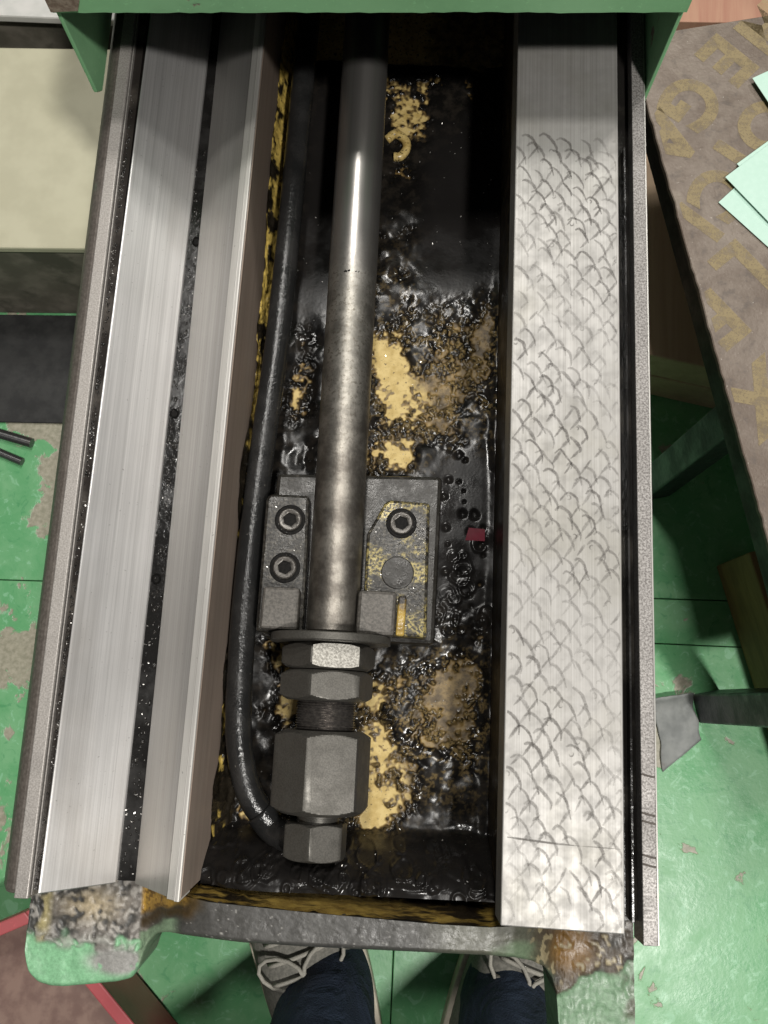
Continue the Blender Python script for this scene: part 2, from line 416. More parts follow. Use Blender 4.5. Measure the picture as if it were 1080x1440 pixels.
def m_floor():
    n = NT('green_floor_paint'); s = n.sep()
    a = n.noise(5.5, 5, 0.62, None, 0.4); d = n.noise(23, 5, 0.65, None, 0.5); f = n.noise(190, 4, 0.6); w = n.noise(60, 4, 0.7, n.co((1, 1, 1)), 1.2)
    col = n.mix(n.ramp(d, 0.35, 0.68), (0.115, 0.345, 0.15), (0.165, 0.395, 0.19))
    col = n.mix(n.ramp(w, 0.56, 0.68, 0, 0.55), col, (0.055, 0.25, 0.10))
    col = n.mix(n.ramp(w, 0.44, 0.34, 0, 0.6), col, (0.26, 0.52, 0.32))
    left = n.ramp(s[0], -0.05, -0.30)
    m = n.math('ADD', n.math('ADD', n.math('MULTIPLY', a, 0.62), n.math('MULTIPLY', d, 0.38)), n.math('MULTIPLY', left, 0.03))
    m1 = n.ramp(m, 0.572, 0.592)
    conc = n.mix(n.ramp(f, 0.3, 0.7), (0.25, 0.22, 0.17), (0.38, 0.335, 0.27))
    col = n.mix(n.math('MULTIPLY', m1, 0.92), col, conc)
    n.bump(n.math('SUBTRACT', n.math('MULTIPLY', f, 0.4), m1), 0.4, 0.001)
    return n.set(col, n.ramp(d, 0.3, 0.7, 0.27, 0.46), 0.0)
M_floor = m_floor()
def m_plate():
    n = NT('rusty_steel_plate')
    a = n.noise(16, 5, 0.68, None, 0.6); d = n.noise(90, 6, 0.7); f = n.noise(420, 3)
    col = n.mix(n.ramp(a, 0.35, 0.66), (0.135, 0.103, 0.080), (0.205, 0.168, 0.137))
    col = n.mix(n.ramp(d, 0.52, 0.70, 0, 0.6), col, (0.095, 0.08, 0.072))
    col = n.mix(n.ramp(n.noise(26, 5, 0.6), 0.60, 0.72, 0, 0.5), col, (0.25, 0.21, 0.165))
    col = n.mix(n.ramp(f, 0.72, 0.77, 0, 0.8), col, (0.62, 0.58, 0.52))
    n.bump(n.math('ADD', d, f), 0.45, 0.001)
    return n.set(col, n.ramp(d, 0.3, 0.7, 0.42, 0.6), 0.15)
M_plate = m_plate()
def m_letter():
    n = NT('worn_yellow_lettering'); d = n.noise(70, 6, 0.7); f = n.noise(500, 3, 0.6)
    n.put(n.b.inputs['Alpha'], n.math('MULTIPLY', n.ramp(d, 0.34, 0.56, 0.2, 0.78), n.ramp(f, 0.3, 0.5, 0.5, 1.0)))
    return n.set(n.mix(d, (0.33, 0.25, 0.115), (0.28, 0.22, 0.12)), 0.55, 0.0)
M_letter = m_letter()
M_leg = m_grain('dark_painted_steel', (0.018, 0.022, 0.028), (0.035, 0.038, 0.042), 0.45, 0.1, scale=200)
M_pedge = m_grain('plate_edge_dark', (0.016, 0.017, 0.014), (0.034, 0.033, 0.028), 0.55, 0.1, scale=200, blot=0.62, blot_col=(0.07, 0.06, 0.05))
def m_mint():
    n = NT('mint_plastic_film'); d = n.noise(14, 4)
    return n.set(n.mix(d, (0.43, 0.63, 0.53), (0.50, 0.69, 0.60)), n.ramp(n.noise(200, 3), 0.3, 0.7, 0.40, 0.5), 0.0)
M_mint = m_mint()
M_wood = m_wood('sawn_wood', (0.58, 0.43, 0.29), (0.47, 0.33, 0.22))
M_ply = m_wood('plywood_edge', (0.62, 0.46, 0.26), (0.40, 0.27, 0.14), rot=R(90))
M_ply2 = m_wood('plywood_red_face', (0.34, 0.16, 0.11), (0.42, 0.24, 0.16), rot=R(90))
M_stick = m_wood('stick_wood', (0.30, 0.19, 0.08), (0.20, 0.125, 0.055), rot=R(-24))
M_beige = m_grain('beige_painted_lid', (0.47, 0.45, 0.325), (0.52, 0.50, 0.365), 0.42, 0.0, scale=25, strength=0.05, blot=0.60, blot_col=(0.36, 0.345, 0.25), sc2=7)
M_boxside = m_grain('dirty_grey_side', (0.12, 0.11, 0.085), (0.20, 0.18, 0.145), 0.6, 0.0, scale=30, strength=0.2, blot=0.52, blot_col=(0.085, 0.08, 0.06), sc2=16)
M_greycab = m_grain('light_grey_sheet', (0.56, 0.56, 0.53), (0.64, 0.63, 0.60), 0.5, 0.0, scale=40, strength=0.1)
M_red = m_paint_chipped('red_tray_paint', (0.42, 0.085, 0.095), thr=0.72, rough=0.4, dirt=(0.25, 0.09, 0.08))
M_tray = m_grain('brown_tray_inside', (0.165, 0.105, 0.088), (0.235, 0.16, 0.13), 0.45, 0.0, scale=60, strength=0.2, blot=0.60, blot_col=(0.24, 0.09, 0.08), sc2=9)
M_shade = m_grain('dark_floor_shade', (0.012, 0.012, 0.012), (0.024, 0.024, 0.023), 0.6, 0.0, scale=60, strength=0.2)
M_scrap = m_grain('blue_grey_card', (0.16, 0.17, 0.165), (0.24, 0.25, 0.24), 0.6, 0.0, scale=40, strength=0.3, blot=0.64, blot_col=(0.12, 0.09, 0.08), sc2=30)
M_steelrod = m_brushed('bar_steel', (0.10, 0.10, 0.10), (0.20, 0.20, 0.20), 0.35)
M_red_patch = m_grain('red_patch', (0.11, 0.006, 0.016), (0.15, 0.009, 0.024), 0.75, 0.0, scale=120, strength=0.1)
def m_denim():
    n = NT('navy_denim'); w = n.noise(1, 2, 0.5, n.co((900, 900, 500))); b = n.noise(18, 4)
    n.bump(n.math('ADD', n.math('MULTIPLY', w, 0.12), n.noise(26, 3, 0.5, None, 0.8)), 0.9, 0.012)
    return n.set(n.mix(n.ramp(b, 0.35, 0.7), (0.010, 0.018, 0.036), (0.022, 0.038, 0.068)), 0.85, 0.0)
M_denim = m_denim()
M_shoe = m_grain('grey_suede', (0.17, 0.165, 0.145), (0.25, 0.24, 0.21), 0.85, 0.0, scale=350, strength=0.5)
M_sole = m_grain('cream_rubber', (0.52, 0.47, 0.37), (0.62, 0.57, 0.46), 0.6, 0.0, scale=90, strength=0.1, blot=0.60, blot_col=(0.36, 0.31, 0.23))
M_lace = m_grain('pale_lace', (0.33, 0.315, 0.27), (0.43, 0.41, 0.36), 0.8, 0.0, scale=900, strength=0.6)

# ------------------------------------------------------------------ floor
def build_floor():
    fl = prism('floor', rect(-3, 3, -2.5, 4), -0.06, -0.012, M_black); tag(fl, kind='structure')
    def seam(x): return 0.1165 + 0.0173 * x           # y of the long joint between the plates
    g = 0.0005
    panels = [
        [(-3, seam(-3) + g), (3, seam(3) + g), (3, 4), (-3, 4)],
        [(-3, -2.5), (0.02, -2.5), (0.02, seam(0.02) - g), (-3, seam(-3) - g)],
        [(0.02 + g * 2, 0.072 + g), (3, 0.090 + g), (3, seam(3) - g), (0.02 + g * 2, seam(0.02) - g)],
        [(0.02 + g * 2, -2.5), (3, -2.5), (3, 0.090 - g), (0.02 + g * 2, 0.072 - g)]]
    for p in panels:
        prism('floor_panel', p, -0.011, 0.0, M_floor, fl, bevel=0.0009)
build_floor()

# ------------------------------------------------------------------ machine bed
YB = 0.86
bed = thing('machine_bed', (0, 0, 0), 'oily cast iron machine bed with v groove way, scraped flat way and drip pan', 'machine bed')
SH = 0.007
def Z(mm): return T + mm / 1000
def PX(*pts): return [(x / 1000, Z(z)) for x, z in pts]
YF = -0.118
extr_y('side_ledge', PX((-231, -46), (-224, -21), (-217.5, -7), (-209.4, -3.5), (-209.4, -60), (-214, -388), (-231, -388)), YF - 0.002, YB, M_side, bed, bevel=0.003)
extr_y('edge_strip', PX((-209, 0), (-201.2, 0), (-200.6, -1), (-200.6, -44), (-209, -44)), YF - 0.003, YB, M_stripL, bed, bevel=0.0005)
extr_y('drain_groove', PX((-200.3, -5), (-194.0, -5), (-194.0, -40), (-200.3, -40)), YF + 0.001, YB, M_groove2, bed)
extr_y('groove_lip', PX((-199.9, -1.4), (-199.2, -1.4), (-199.2, -4.8), (-199.9, -4.8)), YF - 0.001, YB, M_stripL, bed)
SL = 0.0045
extr_y('way_face', PX((-195.6, 0), (-194.4, 0), (-161.9, -40), (-161.9, -62), (-195.6, -62)), YF, YB, M_vl, bed, bevel=0.0006, sh=SL)
extr_y('oil_channel', PX((-163, -43), (-149.0, -43.5), (-149.0, -62), (-163, -62)), YF + 0.001, YB, M_chan, bed)
SR = 0.0052
extr_y('way_face', PX((-150.2, -41), (-150.2, -62), (-122.0, -62), (-122.0, -8.0)), YF, YB, M_vr, bed, bevel=0.0004, sh=[0.0006, 0.0006, SR, SR])
extr_y('ridge_face', PX((-121.9, -6.2), (-121.9, -62), (-116.9, -62), (-116.9, -2.6)), YF - 0.0006, YB, M_ridge, bed, bevel=0.0003, sh=SR)  # lighter steel puts the light on this flatter slope into its colour
extr_y('ridge_edge', PX((-116.7, -1.6), (-116.7, -30), (-113.4, -30), (-113.4, -1.4), (-114.0, -0.6), (-116.2, -1.6)), YF - 0.001, YB, M_ridge, bed, bevel=0.0004, sh=SR)
extr_y('inner_wall', PX((-116.7, -30.3), (-113.2, -2.2), (-112.8, -2.2), (-112.6, -100), (-118, -100), (-118, -30.3)), YF + 0.001, YB, M_wall, bed, sh=SR)
extr_y('rail_casting', PX((-209, -62.4), (-117, -62.4), (-117, -388), (-209, -388)), YF + 0.006, YB, M_cast, bed)
for x, y in ((-148.8, 0.3217), (-153.5, 0.0736), (-152.6, 0.19)):
    px = (x - 3.0) / 1000
    v = []; f = []
    for k in range(16):
        a = 2 * math.pi * k / 16
        v += [(px + 0.0026 * math.cos(a), y + 0.0032 * math.sin(a), Z(-41.6)), (px + 0.0035 * math.cos(a), y + 0.0041 * math.sin(a), Z(-43.6)), (px + 0.0019 * math.cos(a), y + 0.0024 * math.sin(a), Z(-43.1))]
    for k in range(16):
        j = (k + 1) % 16
        f += [(3 * k, 3 * j, 3 * j + 1, 3 * k + 1), (3 * k, 3 * k + 2, 3 * j + 2, 3 * j)]
    f.append(tuple(3 * k + 2 for k in range(16)))
    mesh('oil_hole', v, f, M_black, bed)

# flat way on the right with its scraping
def build_flat():
    v = [(0.0728, -0.1228, T), (0.1443, -0.1243, T), (0.1453, YB, T), (0.0750, YB, T)]
    v += [(x, y, T - 0.026) for x, y, z in v]
    f = [(0, 1, 2, 3), (7, 6, 5, 4), (0, 4, 5, 1), (1, 5, 6, 2), (2, 6, 7, 3), (3, 7, 4, 0)]
    fw = mesh('flat_way', v, f, M_flat, bed, bevel=0.0007)
    V = []; F = []; A = []
    def stroke(pts, w, al):
        P = catmull([(x, y, 0) for x, y in pts], 6); n = len(P); b = len(V)
        for i, p in enumerate(P):
            t = (P[min(i + 1, n - 1)] - P[max(i - 1, 0)]).normalized(); nn = Vector((-t.y, t.x, 0)); u = i / (n - 1)
            ww = w * (0.45 + 0.75 * math.sin(math.pi * min(1, u * 0.9 + 0.12))) * random.uniform(0.8, 1.15)
            for s in (-1, -.45, .45, 1):
                q = p + nn * ww * s
                V.append((min(max(q.x, 0.0745), 0.1432), q.y, T + 0.00008 + 0.00001 * (len(F) % 5)))
                A.append(al * (0.0 if abs(s) > .9 else 1.0) * (0.55 + 0.45 * math.sin(math.pi * u)))
        for i in range(n - 1):
            for s in (0, 1, 2): F.append((b + 4 * i + s, b + 4 * i + s + 1, b + 4 * i + 5 + s, b + 4 * i + 4 + s))
    mm = 0.001; jj = 0
    wx = [random.uniform(0, 6.28) for _ in range(4)]
    y = -117.0
    while y < 386:
        i = 0
        while True:
            # centre of one scale of the hand-scraped net
            cx = 75.5 + 12.4 * i + (6.2 if jj % 2 else 0); i += 1
            if cx > 145: break
            j = lambda q: random.gauss(0, q)
            x0 = cx + j(1.1) + .8 * math.sin(y * .021 + wx[0]); yy = y + j(1.3) + 1.6 * math.sin(cx * .09 + y * .013 + wx[1])
            if yy > 384: continue
            far = float(sstep(np.array(yy), 150, 330))
            right = float(sstep(np.array(x0), 118, 138))
            tone = .75 + .35 * math.sin(y * .031 + cx * .05 + wx[2])
            al = random.uniform(.45, .85) * (1 - .35 * right) * min(1, max(.45, tone)) * (.88 + .12 * far)
            s = random.uniform(.88, 1.25)
            if random.random() < .90:
                pts = [(x0 - 3.4 * s + j(.6), yy + 7.4 * s + j(.6)), (x0 - .4 * s, yy + 9.0 * s + j(.4)), (x0 + 3.6 * s + j(.5), yy + 5.8 * s + j(.3)), (x0 + 5.9 * s + j(.4), yy + .8 * s), (x0 + 6.6 * s + j(.6), yy - 3.0 * s + j(.9))]
                if random.random() < .25: pts = pts[1:]
                stroke([(a * mm, b * mm) for a, b in pts], random.uniform(.8, 1.3) * mm, al)
            if random.random() < .74:
                pts = [(x0 + 6.4 * s + j(.4), yy + 1.4 * s + j(.4)), (x0 + 3.4 * s + j(.2), yy - 2.9 * s), (x0 + .2 * s + j(.4), yy - 7.0 * s + j(.5))]
                if random.random() < .35: pts = pts[:2] + [(x0 + 1.8 * s, yy - 5.0 * s)]
                stroke([(a * mm, b * mm) for a, b in pts], random.uniform(.75, 1.2) * mm, al * random.uniform(.65, 1))
            if random.random() < .12:
                r = random.uniform(1.0, 1.8); a0 = random.uniform(0, 6.28)
                stroke([((x0 - 1 + r * math.cos(a0 + k)) * mm, (yy + 6 + r * math.sin(a0 + k)) * mm) for k in (0, .9, 1.8, 2.8, 3.7)], .55 * mm, al * .8)
        y += 8.7; jj += 1
    stroke([(.0758, -.0742), (.088, -.0752), (.104, -.0765), (.118, -.0772)], .0007, 0.95)
    stroke([(.118, -.0772), (.132, -.0775), (.1425, -.078)], .0004, 0.5)
    me = bpy.data.meshes.new('scraping_marks'); me.from_pydata(V, [], F)
    a = me.color_attributes.new('Col', 'FLOAT_COLOR', 'POINT')
    a.data.foreach_set('color', np.array([(x, x, x, 1) for x in A], np.float32).ravel())
    me.materials.append(M_stroke)
    o = bpy.data.objects.new('scraping_marks', me); COL.objects.link(o); o.parent = fw; o['kind'] = 'stuff'
build_flat()
extr_y('flat_way_support', PX((78.5, -26.3), (147, -26.3), (147, -388), (78.5, -388)), -0.112, YB, M_cast, bed)
extr_y('oil_gutter', PX((146.6, -10), (154.4, -10), (154.4, -60), (146.9, -60)), -0.1185, YB, M_groove, bed)
extr_y('gutter_seal', PX((149.3, -2.5), (150.4, -2.5), (150.4, -9.8), (149.3, -9.8)), -0.1183, 0.385, M_chan, bed)
extr_y('edge_strip', PX((154.8, 0), (163.2, 0), (163.2, -20), (154.8, -20)), -0.1297, YB, M_strip, bed, bevel=0.0004)
extr_y('edge_highlight', PX((163.3, -0.2), (164.3, -0.5), (164.3, -20), (163.3, -20)), -0.1295, YB, M_ridge, bed, bevel=0.0002)  # thin bright strip added as the highlight along the outer edge
extr_y('side_wall', PX((147.2, -60.3), (150, -20.3), (160, -20.3), (163, -60), (164, -388), (147.2, -388)), -0.118, YB, M_side, bed)
# marks filed across the right strip
for y in (-0.058, -0.0625, -0.0815, -0.0865, -0.036):
    v, f = tube_vf([Vector((.1551, y + .0012, T + .0002)), Vector((.1600, y, T + .0003)), Vector((.1630, y - .0004, T + .0002))], 0.00055, 8)
    mesh('file_mark', v, f, M_side, bed)

# casting end: feet and front wall as one rippled ribbon
def build_end():
    st = [  # inner (x,y), outer (x,y), top z (inner), top z (outer)
        (-223, -117, -223.5, -121, -66, -66), (-221.5, -117, -224.3, -171, -68, -69), (-217, -117, -221, -181, -68, -70),
        (-212, -117, -215, -186.5, -68, -70), (-206, -117, -207, -188.6, -68, -70), (-193, -117, -194, -187.8, -67, -70),
        (-180, -117, -180, -186.3, -67, -70), (-165, -117, -165, -184, -66, -70), (-156, -117, -154.5, -181.6, -66, -70),
        (-152, -117, -150, -175, -65, -70), (-149, -117, -147.5, -166, -64, -68), (-145, -117, -143.5, -157, -60, -64),
        (-139, -118, -138, -150.5, -54, -57), (-130, -120, -129, -147, -44, -47), (-118, -122.5, -117, -146, -35, -38),
        (-102, -124.5, -101, -146, -31, -33), (-80, -125.5, -80, -147, -30, -31), (-40, -127.5, -40, -147.5, -30, -31),
        (0, -129, 0, -147.5, -30, -31), (40, -130.5, 40, -147.3, -30, -31), (70, -131, 70, -147.5, -31, -32),
        (86, -130, 87, -149, -33, -36), (98, -128.5, 100, -153, -42, -46), (107, -127, 109, -159, -54, -58),
        (113, -126, 115, -167, -62, -66), (117, -125.5, 118.5, -178, -66, -69), (121, -125, 121, -205, -68, -70),
        (123, -125, 123, -238, -68, -70), (145, -125, 145, -240, -68, -70), (167.5, -125, 169.5, -241, -68, -70)]
    S = np.array(st, float); nu = 560; nv = 72
    seg = np.sqrt(((S[1:, 2:4] - S[:-1, 2:4]) ** 2).sum(1)) + 0.6 * np.abs(S[1:, 0] - S[:-1, 0]) + 1
    t = np.concatenate([[0], np.cumsum(seg)]); t /= t[-1]; u = np.linspace(0, 1, nu)
    Q = np.stack([np.interp(u, t, S[:, k]) for k in range(6)], 1)
    ker = np.exp(-np.linspace(-2, 2, 9) ** 2); ker /= ker.sum()
    for k in range(6):
        p = np.pad(Q[:, k], 4, mode='edge'); sm = np.convolve(p, ker, 'valid'); Q[1:-1, k] = sm[1:-1]
    v = np.linspace(0, 1, nv)[:, None]
    X = Q[:, 0] * (1 - v) + Q[:, 2] * v; Y = Q[:, 1] * (1 - v) + Q[:, 3] * v; Zt = Q[:, 4] * (1 - v) + Q[:, 5] * v
    # noise sampled on a common plan grid (0.5 mm)
    gx = ((X + 230) * 2).astype(int) % 820; gy = ((Y + 250) * 2).astype(int) % 280
    n4 = lp_noise(280, 820, 5, 1)[gy, gx]; n12 = lp_noise(280, 820, 18, 2)[gy, gx]; n30 = lp_noise(280, 820, 55, 3)[gy, gx]; n2 = lp_noise(280, 820, 2.2, 4)[gy, gx]
    def blend(c, m, col): return c * (1 - m[..., None]) + np.array(col) * m[..., None]
    C = np.zeros(X.shape + (3,)) + np.array((0.055, 0.053, 0.049))
    C = blend(C, sstep(n2, 2.0, 2.5) * .7, (0.30, 0.29, 0.27))
    C = blend(C, sstep(n30, -.2, 1) * .4, (0.075, 0.073, 0.067))
    left = sstep(-X, 141, 147); right = sstep(X, 92, 104)
    # left foot
    green = left * sstep(-(Y + 160 + n12 * 4), -4, 1)
    C = blend(C, left * sstep(n12 + n4 * .5, -.6, .6), (0.17, 0.155, 0.14))
    C = blend(C, left * sstep(n4, .2, .9) * .8, (0.36, 0.34, 0.31))
    C = blend(C, np.exp(-((X + 185) / 16) ** 2 - ((Y + 137) / 9) ** 2) * sstep(n4 * .5 + n12 * .5, -.9, .1), (0.50, 0.41, 0.27))
    C = blend(C, sstep(-X, 207, 214) * sstep(n12, -.3, .5) * sstep(Y, -170, -150), (0.42, 0.36, 0.18))
    C = blend(C, green, (0.20, 0.42, 0.235))
    bare = left * np.exp(-np.maximum(0, np.hypot((X + 163) / 22, (Y + 171) / 9) - .6) ** 2 * 8) * sstep(n12 + n4 * .4, -1.2, -.4)
    C = blend(C, bare, (0.26, 0.255, 0.24))
    crust = left * np.exp(-((Y + 160 + n30 * 3) / 3.0) ** 2) * sstep(n4 + n12 * .4, -.8, .1)
    C = blend(C, crust * .75, (0.30, 0.30, 0.27))
    tr = sstep(-X, 106, 112) * sstep(X, -152, -149)
    ln = Y + 141 - (X + 150) * .42 + n12 * 1.5
    C = blend(C, tr * sstep(ln, -1, 2), (0.42, 0.25, 0.05))
    C = blend(C, tr * sstep(n2 + n4 * .8, 0.2, 1.3) * sstep(ln, -1, 2) * .8, (0.14, 0.075, 0.02))
    C = blend(C, tr * np.exp(-((ln + 3) / 4.5) ** 2) * .95, (0.05, 0.03, 0.01))
    C = blend(C, tr * sstep(-ln, 7, 10) * sstep(-X, 118, 128) * .9, (0.19, 0.27, 0.17))
    C = blend(C, sstep(-X, 100, 112) * sstep(X, -120, -112) * sstep(Y, -134, -127) * .9, (0.055, 0.035, 0.012))
    # front wall glaze towards the right turns greenish grey
    C = blend(C, sstep(X, 20, 60) * sstep(-X, -112, -96) * .7, (0.115, 0.115, 0.085))
    C = blend(C, sstep(X, 66, 84) * sstep(-X, -120, -108) * sstep(-(Y + 140 + n12 * 3), -3, 6) * .8, (0.14, 0.20, 0.12))
    # right foot
    ochre = np.exp(-np.maximum(0, np.hypot((X - 128) / 16, (Y + 150) / 16) - .5) ** 2 * 5)
    C = blend(C, right * sstep(n12, -1.4, .2) * .8, (0.085, 0.065, 0.045))
    C = blend(C, right * ochre * .9, (0.20, 0.105, 0.022))
    C = blend(C, right * sstep(n4 + n12 * .7, .9, 1.4) * sstep(Y, -175, -165), (0.30, 0.25, 0.15))
    gr = right * sstep(-(Y + 166 - (X - 145) * .35 + n12 * 2.5), -1.5, 1.5) 
    C = blend(C, gr, (0.19, 0.245, 0.175))
    C = blend(C, gr * sstep(n30 + n12 * .3, -.2, .8) * .6, (0.16, 0.30, 0.17))
    C = blend(C, right * sstep(X, 158, 166) * sstep(n12, 0, .5) * .8, (0.06, 0.045, 0.03))
    amp = np.clip(left + right, .18, 1)
    Zt = Zt + amp * (n12 * .5 + n4 * .30 * (1 - green * .8)) + crust * 1.8 - gr * 1.0 - green * .6
    # rounded outer rim
    d = (1 - v) * np.hypot(Q[:, 2] - Q[:, 0], Q[:, 3] - Q[:, 1])
    Zt = Zt - np.maximum(0, 3.2 - d) ** 2 * .28
    V = np.stack([X / 1000, Y / 1000, T + Zt / 1000], -1)
    drop = V[-1].copy(); drop[:, 2] -= 0.045; drop[:, 1] += 0.0015
    back = V[0].copy(); back[:, 2] -= 0.049
    V = np.concatenate([back[None], V, drop[None], back[None]], 0); C = np.concatenate([C[:1], C, C[-1:], C[:1]], 0)
    o = grid_mesh('casting_end', V, M_zone, bed, colors=C); o.data.set_sharp_from_angle(angle=R(50))
    # inner face of the front wall
    n = 160; W = np.zeros((26, n, 3)); xs = np.linspace(-122, 92, n)
    yi = np.interp(xs, S[:, 0], S[:, 1]); zi = np.interp(xs, S[:, 0], S[:, 4])
    nz = lp_noise(26, n, 3, 9)
    for k in range(26):
        w = k / 25; W[k, :, 0] = xs / 1000; W[k, :, 1] = (yi + 0.4 + 7 * w ** 1.5 + nz[k] * .35) / 1000; W[k, :, 2] = T + ((zi - .6) * (1 - w) - 98 * w) / 1000
    grid_mesh('pan_front_wall', W, M_panwall, bed)
build_end()
prism('front_casting', [(-0.117, -0.142), (0.10, -0.142), (0.10, -0.121), (-0.117, -0.121)], T - 0.19, T - 0.078, M_cast, bed)
# pan floor
zp = T - 0.100
prism('pan_floor', [(-.1125, -.120), (.0783, -.120), (.0783, YB), (-.1050, YB)], zp - 0.006, zp, M_pan, bed)
def build_fillet():
    ny, nv = 760, 16
    n3 = lp_noise(ny, nv * 4, 4, 31)[:, ::4]; n8 = lp_noise(ny, nv * 4, 12, 32)[:, ::4]; nl = lp_noise(ny, 8, 40, 33)[:, :1]
    ys = np.linspace(-.110, .62, ny)[:, None]; w = np.linspace(0, 1, nv)[None, :]
    wid = 13 + 3.5 * nl; hgt = 26 + 6 * nl
    xx = -112.0 + 10.4 * (ys + .12) + wid * w ** 1.4 + .5 * n3; zz = -101 + hgt * (1 - w) ** 1.5 + (1.2 * n8 + .7 * n3) * (1 - w)
    V = np.stack([xx / 1000, ys + 0 * w, T + zz / 1000], -1)
    blk = sstep(n8 * .8 + n3 * .5 + nl * .4 + 1.5 * sstep(-ys, -.17, -.02) - .5 * sstep(ys, .30, .42), -.1, .35)
    C = (1 - blk[..., None]) * np.array((.50, .36, .09)) + blk[..., None] * np.array((.016, .013, .009))
    C = C * (1 - .45 * sstep(n3, .2, 1.2)[..., None])
    grid_mesh('pan_fillet', V, M_fillet, bed, colors=C)
build_fillet()
extr_y('pan_side_wall', PX((75.6, -27), (78.2, -26.4), (78.2, -250), (75.6, -250)), -.120, YB, M_sidedark, bed)
prism('end_wall', rect(-.222, .164, YB, YB + .02), 0.012, T, M_cast, bed)
# raised casting letter beside the rod
ring = catmull([(-.0185, .4480, zp + .0040), (-.0120, .4535, zp + .0042), (-.0040, .4490, zp + .0042), (-.0020, .4410, zp + .0042), (-.0065, .4335, zp + .0042), (-.0120, .4330, zp + .0038)], 8)
tube('cast_character', ring, lambda u: 0.0036, M_pan, bed, 12)

